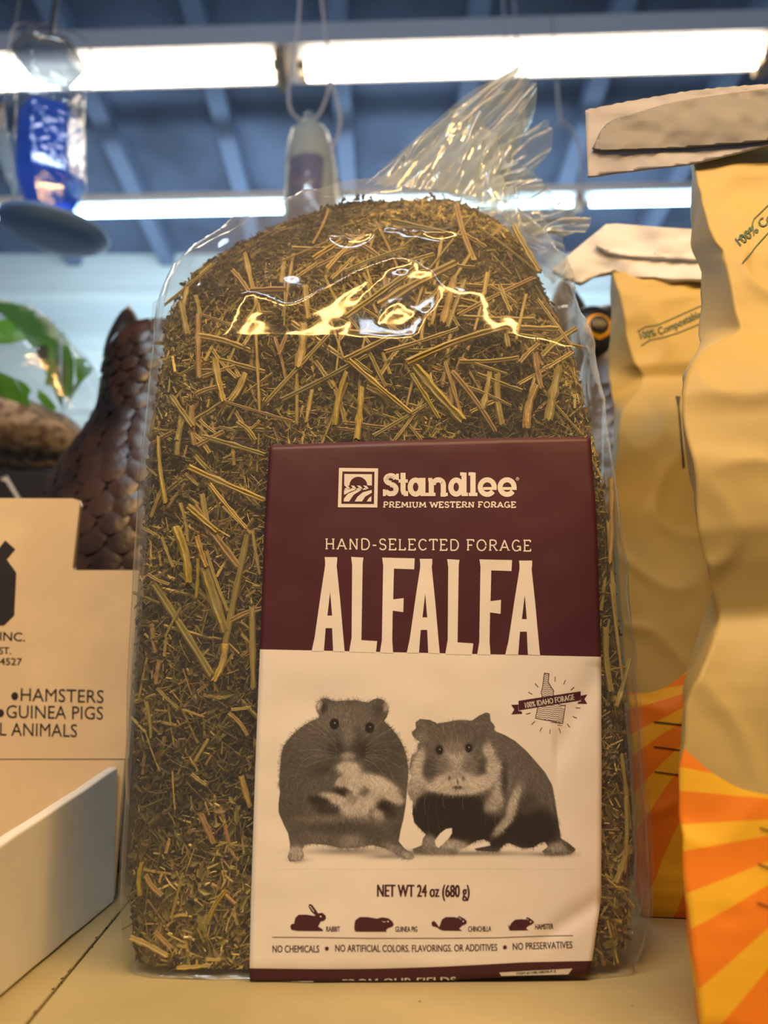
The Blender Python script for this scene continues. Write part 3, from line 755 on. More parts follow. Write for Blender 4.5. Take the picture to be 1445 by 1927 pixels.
def frags(n, L, Wd, shape, cols, dmax, tilt, zbias=None, d0=0.0):
    """shape: list of (u,v,w) local verts (u along, v across, w out) and faces"""
    th, z = sample(int(n*1.25))
    P = haypt(th, z, 0)
    # leave out what the label hides
    r = (P[:, 0]); hid = (r > -.043) & (r < .083) & (P[:, 2] < .205) & (P[:, 2] > .012) & (P[:, 1] < YC-.02)
    keep = ~hid | (rng.random(len(th)) < .08)
    if zbias is not None: keep &= rng.random(len(th)) < zbias(z)
    th, z, P = th[keep], z[keep], P[keep]; N = len(th)
    d = .0010+rng.random(N)**1.1*dmax+d0
    a_, b_, n_ = frames(P, th, z, 0); P = P-n_*d[:, None]
    ang = rng.uniform(0, 2*np.pi, N); c, s = np.cos(ang)[:, None], np.sin(ang)[:, None]
    u = a_*c+b_*s; v = -a_*s+b_*c
    ti = rng.normal(0, tilt, N)[:, None]; tj = rng.normal(0, tilt*1.6, N)[:, None]
    u = u-n_*np.abs(ti)*np.sign(ti)*.6; v = v+n_*tj; w = n_
    sc = rng.uniform(.5, 1, N)
    LL = (rng.uniform(L[0], L[1], N)*sc)[:, None]; WW = (rng.uniform(Wd[0], Wd[1], N))[:, None]
    cur = rng.normal(0, .25, N)[:, None]
    vs = []
    for (x, y, q) in shape[0]:
        vs.append(P+u*LL*x+v*(WW*y+LL*cur*(x*x-.1))+w*(WW*q-LL*.15*x*x))
    VV = np.stack(vs, 1).reshape(-1, 3); k = len(shape[0])
    FF = []
    for f in shape[1]: FF.append(np.arange(N)[:, None]*k+np.array(f)[None, :])
    cols = np.array(cols); ci = rng.integers(0, len(cols), N); cc = cols[ci]*rng.uniform(.65, 1.35, N)[:, None]
    lf = np.array([noise.noise(Vector((a*22, b*9, c*20)))+.5*noise.noise(Vector((a*60, 3, c*55))) for a, b, c in P])
    cc = cc*np.clip(.95+1.15*lf, .28, 1.7)[:, None]
    return VV, FF, np.repeat(cc, k, 0)
LEAF = ([(-.5, 0, 0), (-.2, .5, .25), (.2, .42, .25), (.5, 0, 0), (.2, -.42, .25), (-.2, -.5, .25), (0, 0, -.1)], [(0, 1, 6), (1, 2, 6), (2, 3, 6), (3, 4, 6), (4, 5, 6), (5, 0, 6)])
THR = ([(-.5, .5, 0), (-.5, -.5, 0), (-.17, .5, 0), (-.17, -.5, 0), (.17, .5, 0), (.17, -.5, 0), (.5, .3, 0), (.5, -.3, 0)], [(0, 1, 3, 2), (2, 3, 5, 4), (4, 5, 7, 6)])
CHIP = ([(-.5, -.5, 0), (-.5, 0, .45), (-.5, .5, 0), (.5, -.5, 0), (.5, 0, .45), (.5, .5, 0)], [(0, 1, 4, 3), (1, 2, 5, 4), (0, 2, 1), (3, 4, 5)])
G = [
    frags(17000, (.002, .0062), (.0008, .0026), LEAF, [(.10, .085, .022), (.13, .11, .026), (.065, .055, .018), (.19, .155, .04), (.12, .07, .03), (.05, .036, .018)], .006, .5),
    frags(15000, (.003, .018), (.00022, .00055), THR, [(.24, .19, .05), (.15, .12, .035), (.36, .28, .09), (.20, .12, .05), (.10, .08, .025)], .005, .35),
    frags(9000, (.002, .008), (.0003, .0010), CHIP, [(.36, .28, .08), (.26, .205, .055), (.48, .37, .12), (.19, .15, .04)], .0045, .35),
    frags(3200, (.010, .026), (.0007, .0019), CHIP, [(.30, .24, .06), (.38, .30, .08), (.22, .18, .045), (.28, .16, .06), (.44, .34, .10)], .005, .10, lambda z: .35+.65*np.clip((z-.06)/.12, 0, 1)),
    frags(700, (.0015, .004), (.0004, .0010), CHIP, [(.62, .50, .22), (.5, .40, .15)], .0012, .3),
    frags(1500, (.005, .013), (.0016, .0040), LEAF, [(.18, .16, .04), (.13, .12, .03), (.10, .085, .025), (.15, .10, .035)], .003, .25, lambda z: np.where(z < .14, 1, .25)),
]
VV, FF, CC, n0 = [], [], [], 0
for v, f, c in G:
    VV.append(v); CC.append(c)
    for q in f: FF += (q+n0).tolist()
    n0 += len(v)
VV = np.concatenate(VV); VV[:, 2] = np.maximum(VV[:, 2], .003)
tag(obj('loose_forage', VV, FF, M['hay'], hayb, vcol=np.concatenate(CC)), 'fine leaf crumbs, threads and chips', kind='stuff')

# individual stems
protos = []
for k in range(12):
    r2 = random.Random(k); n = 9; VV = []; bend = r2.uniform(-.035, .035)*(3 if k % 3 == 0 else 1); node = r2.randint(2, 6)
    for i in range(n):
        u = i/(n-1)-.5; wv = .5*(1+(.18 if i == node else 0))*(1-.25*(i/(n-1))*r2.random())
        y0 = bend*math.cos(math.pi*u)*6
        split = .12*math.sin(i*1.7+k)
        for (yy, z2) in ((-wv, 0), (-wv*.55, .42), (-.05+split*.3, .30+split*.4), (wv*.5, .46), (wv, 0), (0, -.35)):
            VV.append((u+(.02*math.sin(yy*9+k) if i in (0, n-1) else 0), yy*(1+.12*math.sin(i*2.3+k))+y0, z2*(1+.3*math.sin(i*1.3+k*2))))
    F = grid_faces(6, n, True)+[tuple(range(6)), tuple(range(6*(n-1), 6*n))]
    me = bpy.data.meshes.new('stem'); me.from_pydata(VV, [], F); me.materials.append(M['stem']); me.update(); protos.append(me)
def put_stem(ax, ay, bx, by, w, depth, k):
    ay, by = min(ay, 1822), min(by, 1822)
    lim = lambda x, y: min(max(x, interp(y, SIL[::-1], 1)+(14 if y > 640 else 30)), interp(y, SIL[::-1], 2)-10)
    ax, bx = lim(ax, ay), lim(bx, by); w = min(w, .16*math.hypot(bx-ax, by-ay)+1)
    A = Wf(ax, ay, INS+depth); B = Wf(bx, by, INS+depth); Md = Wf((ax+bx)/2, (ay+by)/2, INS+depth)
    A, B, Md = Vector(A), Vector(B), Vector(Md)
    d = B-A; L = d.length; x = d/L
    toc = (CAMP-Md).normalized(); z = (toc-x*toc.dot(x)).normalized(); y = z.cross(x)
    mid = A.lerp(B, .5); mid.y = max(mid.y, Md.y+.0004)
    ww = w/FPX*(Md-CAMP).length
    o = bpy.data.objects.new('stem', protos[k % len(protos)]); COL.objects.link(o); o.parent = hayb
    mid.z = max(mid.z, .004+abs(x.z)*L/2)
    R = Matrix((x*L, y*ww, z*ww*.7)).transposed().to_4x4(); R.translation = mid-worldloc(hayb); o.matrix_local = R
    return o
def conv(L, ox, oy, s): return [(ox+a*s, oy+b*s, ox+c*s, oy+d*s, w*s) for a, b, c, d, w in L]
ST_ = conv([(332, 940, 858, 750, 32), (210, 885, 600, 760, 20), (180, 640, 590, 410, 40), (610, 935, 920, 915, 22), (370, 960, 625, 1250, 45), (530, 940, 625, 1245, 18), (570, 990, 800, 1310, 25), (20, 930, 350, 1210, 25),
            (150, 1330, 470, 1140, 20), (0, 920, 240, 800, 25), (90, 650, 400, 845, 12), (520, 730, 580, 490, 35), (405, 830, 435, 670, 18), (330, 810, 370, 710, 45), (600, 690, 1000, 490, 20), (810, 1000, 835, 1270, 30),
            (730, 1190, 770, 990, 25), (1080, 1250, 1140, 960, 40), (965, 1290, 1020, 1060, 35), (60, 1350, 85, 1070, 30), (1010, 890, 1045, 1080, 28), (620, 920, 860, 1000, 14), (460, 740, 500, 560, 16), (0, 700, 380, 430, 28),
            (0, 450, 330, 330, 16), (590, 420, 690, 430, 20), (930, 940, 1030, 840, 30), (240, 1380, 420, 1130, 18), (700, 1000, 940, 1090, 22), (350, 1000, 500, 1240, 22), (620, 1060, 880, 1170, 16)], 650, 350, .353)
ST_ += conv([(395, 780, 400, 1160, 28), (500, 1040, 545, 1300, 30), (1040, 600, 1060, 800, 35), (1085, 440, 1260, 330, 28), (945, 580, 1110, 470, 20), (1175, 500, 1400, 290, 22), (900, 1290, 1420, 1020, 25), (1030, 830, 1000, 1100, 55),
             (590, 1300, 680, 1130, 28), (1310, 460, 1350, 520, 18), (740, 830, 765, 1370, 16), (1220, 1440, 1290, 1120, 30), (880, 1020, 930, 900, 18), (550, 1300, 960, 1420, 16), (1340, 1050, 1445, 1130, 30), (800, 1310, 1180, 900, 24),
             (290, 700, 330, 900, 40), (420, 780, 620, 860, 14), (670, 960, 730, 850, 20), (600, 510, 700, 640, 34), (1160, 540, 1240, 700, 14), (330, 610, 300, 760, 20), (1090, 840, 1190, 760, 16)], 250, 350, .3114)
ST_ += conv([(470, 180, 575, 630, 60), (620, 10, 980, 500, 55), (640, 250, 720, 500, 40), (700, 500, 870, 1020, 75), (300, 640, 760, 1370, 50), (1050, 240, 870, 1120, 45), (870, 1120, 780, 1420, 50), (510, 830, 390, 1060, 20),
             (650, 430, 635, 750, 25), (720, 370, 890, 850, 25), (320, 1480, 490, 1640, 22), (530, 1650, 700, 1710, 15), (235, 1590, 270, 1880, 20), (360, 260, 450, 500, 22), (1090, 200, 1150, 560, 25), (1090, 820, 1100, 1480, 45), (530, 1320, 600, 1530, 8),
             (850, 10, 1080, 230, 20), (900, 1680, 1050, 1860, 30), (920, 1650, 1080, 1630, 22), (1000, 1040, 1120, 1180, 20), (250, 560, 420, 640, 25)], 220, 950, .2335)
ST_ += conv([(1165, 560, 1215, 790, 28), (1100, 980, 1440, 1080, 25), (900, 1340, 860, 980, 20), (1030, 1150, 1440, 1330, 30), (1140, 1240, 1340, 1480, 20), (1020, 1360, 1180, 1497, 35), (1330, 640, 1240, 820, 25), (930, 760, 1050, 930, 26), (1290, 900, 1390, 1000, 40), (960, 1000, 980, 870, 30)], 0, 482, .346)
ST_ += conv([(710, 910, 910, 1010, 22), (790, 570, 880, 680, 22), (960, 1080, 1140, 1060, 15), (1090, 240, 1160, 400, 35), (1130, 820, 1230, 650, 22), (1040, 20, 1120, 80, 22), (900, 450, 920, 370, 14), (1310, 30, 1360, 200, 26), (840, 880, 930, 970, 30), (1120, 1030, 1200, 1030, 14), (760, 680, 770, 500, 20), (930, 800, 990, 560, 12)], 0, 1450, .346)
ST_ += [(1152, 900, 1148, 1060, 8), (1140, 1180, 1150, 1300, 10), (1160, 1330, 1185, 1240, 7), (1170, 1420, 1186, 1560, 6), (1178, 1500, 1176, 1640, 6), (1160, 1660, 1182, 1590, 8), (1145, 980, 1160, 1180, 7), (1150, 1100, 1172, 1280, 5)]
cnt = 0
for i, s in enumerate(ST_):
    put_stem(s[0], s[1], s[2], s[3], s[4]*1.15, -.0022+.0016*rnd.random(), i); cnt += 1
while cnt < 300:
    # upper area and left strip
    if rnd.random() < .62: x, y, L = rnd.uniform(310, 1080), rnd.uniform(410, 820), rnd.uniform(35, 150)
    else: x, y, L = rnd.uniform(250, 480), 800+1020*rnd.random()**2.3, rnd.uniform(18, 80)
    if y < 520 and (x < 700-(y-380)*2.3 or x > 960+(y-400)*.8): continue
    a = rnd.uniform(0, math.pi); dx, dy = math.cos(a)*L/2, math.sin(a)*L/2
    if x < 600 and y < 640 and rnd.random() < .7: continue
    if x-abs(dx) < 248 or x+abs(dx) > 1110: continue
    put_stem(x-dx, y-dy, x+dx, y+dy, rnd.uniform(3.5, 12)*(1 if y < 1300 else .65), -.0008+.0030*rnd.random(), cnt); cnt += 1

# ------------------------------------------------------------------ label
lb_l = [(0, 507, 838), (162, 497, 1000), (384, 489, 1222), (612, 480, 1450), (862, 472, 1700), (984, 469.5, 1822), (1011, 470, 1849)]
lb_r = [(0, 1111, 822), (162, 1123, 980), (384, 1131, 1236), (612, 1132, 1450), (862, 1131, 1690), (984, 1114, 1808), (1011, 1107, 1834)]
nu, nv = 70, 112
ts = sorted(set(list(np.linspace(0, 1011, nv))+[384.0, 984.0])); nv = len(ts)
V = []; EP = []
for t in ts:
    xl, yl = interp(t, lb_l, 1), interp(t, lb_l, 2); x2, y2 = interp(t, lb_r, 1), interp(t, lb_r, 2)
    for i in range(nu):
        f = i/(nu-1); x = xl+(x2-xl)*f; y = yl+(y2-yl)*f
        # the label's edges bow a little between the corners
        if t < 1: y -= 3*math.sin(math.pi*f)*(f < .999)
        if t >= 984: y += 6*math.sin(math.pi*min(f*1.25, 1))
        q = Vector((x*.006, y*.006, 0))
        e = .0022+.0007*noise.noise(q)+.0003*noise.noise(q*2.7)
        # creases towards the lower right
        c = (x-1088)*.55+(y-1722)*.84
        if x > 985 and y > 1560: e -= .0012*math.exp(-(c/16)**2)*min(1, (x-985)/60)
        c2 = (x-1085)*.8+(y-1340)*.45
        if x > 1040 and 1250 < y < 1560: e -= .0011*math.exp(-(c2/22)**2)
        e += .0006*max(0, math.sin((x-700)*.011+(y-900)*.002))
        V.append((x, y)); EP.append(e)
V = np.array(V); P = Wf(V[:, 0], V[:, 1], 0.0, np.array(EP)); P[:, 2] = np.maximum(P[:, 2], .0004)
mi = [0]*((nu-1)*(nv-1))
for j in range(nv-1):
    for i in range(nu-1):
        mi[j*(nu-1)+i] = 1 if (ts[j] < 383.9 or ts[j] >= 983.9) else 0
label = obj('label', P, grid_faces(nu, nv), None, bag, True, mats=[M['paper'], M['ink']], midx=mi)
label['label'] = 'cream paper label with plum top panel and plum foot band'
lv = bvh_of(label)
solid(label, .00025, 1)
LB = dict(parent=label, bvh=lv, eps=.00011)
cz = lambda L, ox, oy, s: [(ox+a*s, oy+b*s) for a, b in L]
Z1c = lambda L: cz(L, 480, 800, .4706)
# big title
A_ = [(278, 528), (328, 528), (328, 545), (326, 562), (340, 700), (352, 840), (358, 907), (312, 904), (308, 812), (282, 812), (275, 904), (226, 904), (238, 850), (262, 680), (280, 562), (280, 545)]
AH = [(300, 665), (289, 762), (308, 762)]
L_ = [(384, 527), (433, 530), (430, 552), (425, 860), (488, 864), (483, 910), (376, 907), (386, 850), (388, 560)]
F_ = [(508, 530), (638, 533), (636, 577), (555, 574), (552, 697), (594, 692), (592, 748), (550, 742), (548, 860), (552, 912), (499, 910), (507, 860), (512, 560)]
sh_ = lambda P, dx, dy, sx=1, x0=0: [(x0+(a-x0)*sx+dx, b+dy) for a, b in P]
def extend(P): return P
tb = [bm_poly([Z1c(A_), Z1c(AH)]), bm_poly([Z1c(L_)]), bm_poly([Z1c(F_)]), bm_poly([Z1c(sh_(A_, 380, 7)), Z1c(sh_(AH, 380, 7))]), bm_poly([Z1c(sh_(L_, 384, 9))]),
      bm_poly([Z1c(sh_(F_, 389, 7))]), bm_poly([Z1c(sh_(A_, 778, 14, 1.05, 303)), Z1c(sh_(AH, 778, 14, 1.05, 303))])]
decal('title_lettering', merge_bm(tb), M['paper'], step=18, label='cream lettering ALFALFA', **LB)
# brand words: slab lettering from strokes
Z5 = lambda L: cz(L, 620, 860, .26298)
def S5(strokes, w): return [(Z5(s[0]), s[1]*.26298) if isinstance(s, tuple) else (Z5(s), w*.26298) for s in strokes]
def earc(cx, cy, rx, ry, a0, a1, n=18): return ell(cx, cy, rx, ry, a0, a1, n)
brand = [
    earc(438, 160, 34, 26, 350, 180)[::1], earc(438, 160, 34, 28, 180, 90, 8)+earc(438, 232, 38, 34, -90, 60, 14)+[(430, 264), (404, 250)],
    ([(486, 120), (486, 165)], 20), ([(392, 232), (392, 280)], 20),
    ([(526, 118), (526, 240), (534, 262), (558, 262)], 36), ([(494, 172), (560, 172)], 24),
    (earc(616, 216, 38, 50, 0, 360, 30), 37), ([(668, 150), (668, 280)], 36), ([(640, 162), (672, 162)], 24), ([(655, 268), (706, 268)], 24),
    ([(728, 160), (728, 280)], 37), ([(706, 162), (735, 162)], 24), (earc(778, 200, 36, 36, 190, 360, 16)+[(814, 280)], 37), ([(706, 268), (758, 268)], 24), ([(794, 268), (846, 268)], 24),
    (earc(906, 216, 38, 50, 0, 360, 30), 37), ([(962, 112), (962, 280)], 36), ([(934, 122), (965, 122)], 24), ([(955, 268), (990, 268)], 24),
    ([(1026, 112), (1026, 280)], 38), ([(994, 122), (1030, 122)], 24), ([(996, 268), (1058, 268)], 24),
    (earc(1128, 216, 50, 52, 40, 360, 26)+[(1178, 232)], 36), ([(1100, 226), (1190, 226)], 20),
    (earc(1270, 216, 50, 52, 40, 360, 26)+[(1320, 232)], 36), ([(1240, 226), (1332, 226)], 20),
]
decal('brand_lettering', strokes_bm(S5(brand, 36), 9), M['paper'], step=60, label='cream slab lettering Standlee', **LB)
decal('brand_lettering', strokes_bm([(Z5(ell(1345, 157, 10, 11)+[(1355, 157)]), .7), (Z5([(1342, 162), (1342, 152), (1348, 153), (1343, 157), (1349, 162)]), .6)], .7), M['paper'], step=60, label='small circled r mark', **LB)
# slab capitals
def arc(cx, cy, rx, ry, a0, a1, n=12): return ell(cx, cy, rx, ry, a0, a1, n)
SLAB = {
 'A': (.84, [[(.08, 0), (.42, 1)], [(.42, 1), (.76, 0)], [(.2, .32), (.64, .32)]], [(.08, 0), (.76, 0)]),
 'C': (.80, [arc(.44, .5, .33, .5, 40, 320, 20)], []),
 'D': (.82, [[(.14, 0), (.14, 1)], [(.14, 1), (.4, 1)]+arc(.4, .5, .34, .5, 90, -90, 14)+[(.14, 0)]], []),
 'E': (.70, [[(.14, 0), (.14, 1)], [(.04, 1), (.60, 1), (.60, .84)], [(.04, 0), (.62, 0), (.62, .18)], [(.14, .52), (.48, .52)]], []),
 'F': (.68, [[(.14, 0), (.14, 1)], [(.04, 1), (.60, 1), (.60, .84)], [(.14, .5), (.48, .5)]], [(.14, 0)]),
 'G': (.86, [arc(.44, .5, .33, .5, 45, 330, 20), [(.76, .02), (.76, .42), (.5, .42)]], []),
 'H': (.86, [[(.16, 0), (.16, 1)], [(.70, 0), (.70, 1)], [(.16, .5), (.70, .5)]], [(.16, 0), (.16, 1), (.7, 0), (.7, 1)]),
 'I': (.34, [[(.17, 0), (.17, 1)]], [(.17, 0), (.17, 1)]),
 'L': (.66, [[(.14, 0), (.14, 1)], [(.04, 0), (.58, 0), (.58, .2)]], [(.14, 1)]),
 'M': (1.0, [[(.14, 0), (.18, 1)], [(.18, 1), (.5, .25)], [(.5, .25), (.82, 1)], [(.82, 1), (.86, 0)]], [(.14, 0), (.86, 0)]),
 'N': (.86, [[(.16, 0), (.16, 1)], [(.16, 1), (.70, 0)], [(.70, 0), (.70, 1)]], [(.16, 0), (.70, 1)]),
 'O': (.90, [arc(.45, .5, .36, .5, 0, 360, 26)], []),
 'P': (.70, [[(.14, 0), (.14, 1)], [(.14, 1), (.36, 1)]+arc(.36, .74, .26, .26, 90, -90, 10)+[(.14, .48)]], [(.14, 0)]),
 'R': (.78, [[(.14, 0), (.14, 1)], [(.14, 1), (.38, 1)]+arc(.38, .75, .25, .25, 90, -90, 10)+[(.14, .5)], [(.38, .5), (.68, 0)]], [(.14, 0), (.68, 0)]),
 'S': (.66, [arc(.33, .75, .23, .25, 20, 270, 14)+arc(.33, .25, .25, .25, 90, -160, 14)], []),
 'T': (.74, [[(.37, 0), (.37, 1)], [(.06, .84), (.06, 1), (.68, 1), (.68, .84)]], [(.37, 0)]),
 'U': (.84, [[(.16, 1), (.16, .35)]+arc(.42, .34, .26, .34, 180, 360, 14)+[(.68, 1)]], [(.16, 1), (.68, 1)]),
 'W': (1.1, [[(.08, 1), (.3, 0)], [(.3, 0), (.55, .9)], [(.55, .9), (.8, 0)], [(.8, 0), (1.02, 1)]], [(.08, 1), (1.02, 1)]),
 '-': (.46, [[(.08, .40), (.38, .40)]], []), ' ': (.34, [], []),
}
def slabtext(s, x0, y0, x1, y1, cap, w, serif, gap=.10):
    tot = sum(SLAB[c][0]+gap for c in s)-gap; k = (x1-x0)/tot; out = []; x = 0
    mp = lambda u, v: (x0+u*k, y0+(y1-y0)*(u/tot)-v*cap)
    for c in s:
        wd, st, se = SLAB[c]
        for S in st: out.append(([mp(x+u, v) for u, v in S], w))
        for u, v in se:
            vv = v+(.5*w/cap if v == 0 else -.5*w/cap)*.6
            out.append(([mp(x+u-serif, vv), mp(x+u+serif, vv)], w*.75))
        x += wd+gap
    return strokes_bm(out, w)
decal('tagline_lettering', slabtext('PREMIUM WESTERN FORAGE', 721, 955, 971, 955, 10.2, 2.3, .17, .07), M['paper'], step=60, label='cream lettering PREMIUM WESTERN FORAGE', **LB)
decal('subtitle_lettering', slabtext('HAND-SELECTED FORAGE', 611, 1033.5, 1000, 1037, 20, 2.5, .10, .12), M['paper'], step=30, label='cream lettering HAND-SELECTED FORAGE', **LB)
# square field-and-sun emblem
em = [bm_poly([Z5([(68, 78), (348, 82), (342, 362), (60, 360)]), Z5([(92, 104), (322, 106), (318, 338), (84, 336)])]),
      bm_poly([Z5([(106, 122), (304, 124), (303, 205), (270, 203)]+[(206+64*math.cos(math.radians(a)), 204-62*math.sin(math.radians(a))) for a in range(0, 181, 15)]+[(138, 205), (105, 206)])])]
for p in ([(104, 240), (150, 230), (195, 232), (150, 248), (104, 272)], [(102, 300), (130, 265), (190, 238), (232, 234), (172, 272), (140, 319), (102, 319)],
          [(180, 319), (200, 285), (240, 252), (302, 236), (302, 257), (255, 284), (232, 319)], [(266, 319), (280, 297), (300, 280), (299, 319)]):
    em.append(bm_poly([Z5(p)]))
for k in range(4):
    x = 106+k*44
    em.append(bm_poly([Z5([(x+2, 204), (x+26, 206), (x+44, 228), (x+18, 222)])])); em.append(bm_poly([Z5([(x-2, 236), (x+8, 222), (x+36, 228), (x+22, 234)])]))
decal('emblem', merge_bm(em), M['paper'], step=60, label='cream square emblem of sun over furrowed field', **LB)
# badge
Z3 = lambda L: cz(L, 750, 1240, .27)
state = [(1015, 99), (1048, 102), (1042, 160), (1062, 195), (1080, 222), (1078, 250), (1090, 300), (1120, 320), (1150, 325), (1162, 320), (1143, 448), (953, 412), (975, 310), (1000, 262), (993, 232), (1002, 200)]
st = [(Z3(state+[state[0]]), 1.3)]
for k in range(24):
    y = 112+k*14.5; xs = []
    lo = interp(y, [(99, 1015), (200, 1003), (232, 995), (262, 1000), (310, 976), (412, 955)]); hi = interp(y, [(99, 1048), (160, 1043), (222, 1080), (250, 1078), (300, 1092), (322, 1160), (448, 1143)])
    pts = [(x, y+4*math.sin(x*.22)+(x-960)*.10*(y > 300)) for x in np.linspace(lo+2, hi-2, 16)]
    if k > 20: pts = [p for p in pts if p[0] > 955+(k-20)*48]
    if len(pts) > 1: st.append((Z3(pts), .75))
for a in ((950, 170, 972, 196), (903, 231, 932, 247), (1090, 125, 1089, 157), (1163, 147, 1149, 176), (1223, 196, 1199, 218), (888, 384, 920, 377), (950, 434, 925, 458), (998, 477, 984, 506), (1056, 491, 1054, 524),
          (1117, 482, 1128, 515), (1173, 452, 1193, 476), (1213, 400, 1242, 414), (1233, 340, 1265, 342)):
    st.append((Z3([(a[0], a[1]), (a[2], a[3])]), 1.3))
decal('badge_drawing', strokes_bm(st, 1), M['ink'], step=60, label='plum line drawing of a state outline with rays', **LB)
rb_ = [bm_poly([Z3([(835, 292), (1268, 225), (1268, 288), (836, 358)])]), bm_poly([Z3([(784, 320), (834, 318), (834, 362), (858, 366), (860, 382), (786, 386), (806, 352)])]), bm_poly([Z3([(1268, 256), (1314, 248), (1294, 280), (1314, 312), (1246, 312), (1250, 300), (1270, 296)])])]
decal('badge_ribbon', merge_bm(rb_), M['ink'], parent=label, bvh=lv, eps=.00012, step=60, label='plum ribbon')
decal('ribbon_lettering', bm_text('100% IDAHO FORAGE', *Z3([(884, 342)])[0], *Z3([(1225, 284)])[0], 10.3, .012), M['paper'], parent=label, bvh=lv, eps=.00018, step=60, label='cream lettering 100% IDAHO FORAGE')
# net weight and footer
Z4 = lambda L: cz(L, 440, 1620, .4983)
def T(s, x0, y0, x1, y1, cap, bold, name='lettering', **k):
    decal(name, bm_text(s, x0, y0, x1, y1, cap, bold, **k), M['ink'], step=45, label='plum lettering '+s, **LB)
T('NET WT 24 oz (680 g)', 710, 1687, 883, 1688, 22.5, .035)
T('RABBIT', 614, 1753, 639.5, 1753, 9.8, .01); T('GUINEA PIG', 744, 1753.3, 785, 1753.3, 9.8, .01); T('CHINCHILLA', 881, 1753, 924, 1752.5, 9.8, .01); T('HAMSTER', 1007, 1749, 1041, 1747.5, 9.8, .01)
T('NO CHEMICALS', 513, 1792, 600.5, 1792, 13, .014); T('NO ARTIFICIAL COLORS. FLAVORINGS. OR ADDITIVES', 631, 1790.5, 935.5, 1789, 12.8, .014, sag=lambda u: 1.2*math.sin(math.pi*u)); T('NO PRESERVATIVES', 965, 1787.5, 1077, 1784, 12.8, .014)
decal('dividing_dots', merge_bm([bm_poly([ell(615, 1785, 3.8, 3.8)]), bm_poly([ell(950, 1782.5, 3.8, 3.8)])]), M['ink'], step=60, **LB)
decal('dividing_rule', strokes_bm([(Z4([(145, 288), (300, 289), (500, 292), (800, 292), (1000, 290), (1150, 284), (1280, 282)]), 1.2)], 1.2), M['ink'], step=60, label='thin plum rule', **LB)
rab = [bm_poly([Z4([(213, 250), (216, 240), (228, 236), (232, 215), (245, 203), (275, 203), (305, 208), (308, 205), (292, 190), (282, 172), (284, 163), (294, 164), (310, 185), (318, 198), (335, 196), (347, 207), (348, 218), (340, 226), (328, 229), (318, 248), (335, 258), (337, 265), (240, 264), (218, 260)])])]
gui = [bm_poly([Z4([(455, 245), (458, 225), (475, 212), (505, 212), (540, 218), (560, 213), (582, 216), (598, 228), (604, 240), (598, 248), (580, 255), (574, 262), (578, 267), (460, 267), (455, 258)])])]
chi = [bm_poly([Z4([(770, 252), (748, 245), (746, 232), (756, 226), (765, 236), (775, 250), (780, 238), (785, 222), (800, 212), (830, 212), (845, 215), (850, 208), (858, 212), (870, 218), (880, 228), (877, 238), (862, 244), (850, 256), (862, 264), (790, 263), (776, 258)])])]
ham = [bm_poly([Z4([(1035, 238), (1040, 248), (1048, 234), (1062, 222), (1085, 220), (1102, 222), (1106, 212), (1116, 216), (1128, 224), (1134, 232), (1124, 240), (1110, 246), (1103, 255), (1112, 262), (1042, 263), (1038, 254)])])]
decal('animal_silhouette', merge_bm(rab), M['ink'], step=60, label='plum rabbit silhouette', **LB)
decal('animal_silhouette', merge_bm(gui), M['ink'], step=60, label='plum guinea pig silhouette', **LB)
decal('animal_silhouette', merge_bm(chi), M['ink'], step=60, label='plum chinchilla silhouette', **LB)
decal('animal_silhouette', merge_bm(ham), M['ink'], step=60, label='plum hamster silhouette', **LB)
fine = [(Z4([(287, 170), (303, 192)]), 1.2), (Z4([(560, 227), (568, 232), (574, 228)]), .8), (Z4([(850, 214), (858, 222)]), .9), (Z4([(1107, 218), (1112, 224)]), .8)]
for p, r in (((328, 210), 1.3), ((582, 229), 1.2), ((866, 228), 1.2), ((1120, 230), 1.2)):
    c = Z4([p])[0]; fine.append(([(c[0]-r, c[1]), (c[0]+r, c[1])], r*2))
decal('silhouette_details', strokes_bm(fine, 1), M['paper'], parent=label, bvh=lv, eps=.00014, step=60, label='cream eyes and ear lines')
decal('foot_lettering', bm_text('FROM OUR FIELDS', 645, 1858, 858, 1853, 15, .02), M['paper'], step=45, clip=1844.5, label='tops of cream letters cut off by the bag edge', **LB)
decal('foot_emblem', strokes_bm([(Z4([(176, 457), (300, 455)]), 1.2), (Z4([(205, 457), (205, 475)]), 1.2), (Z4([(240, 457), (240, 475)]), 1.2), (Z4([(258, 457), (270, 475)]), 1.2)], 1), M['paper'], step=45, clip=1848, label='top of a cream emblem', **LB)
decal('item_sticker', bm_poly([Z4([(1002, 421), (1278, 406), (1262, 428), (1010, 434)])]), M['paper'], step=30, label='small cream item sticker', **LB)
decal('sticker_lettering', bm_text('ITEM #1108-50078-P-2', *Z4([(1068, 429)])[0], *Z4([(1215, 420)])[0], 4.2, .012), M['black_ink'], parent=label, bvh=lv, eps=.00018, step=60)
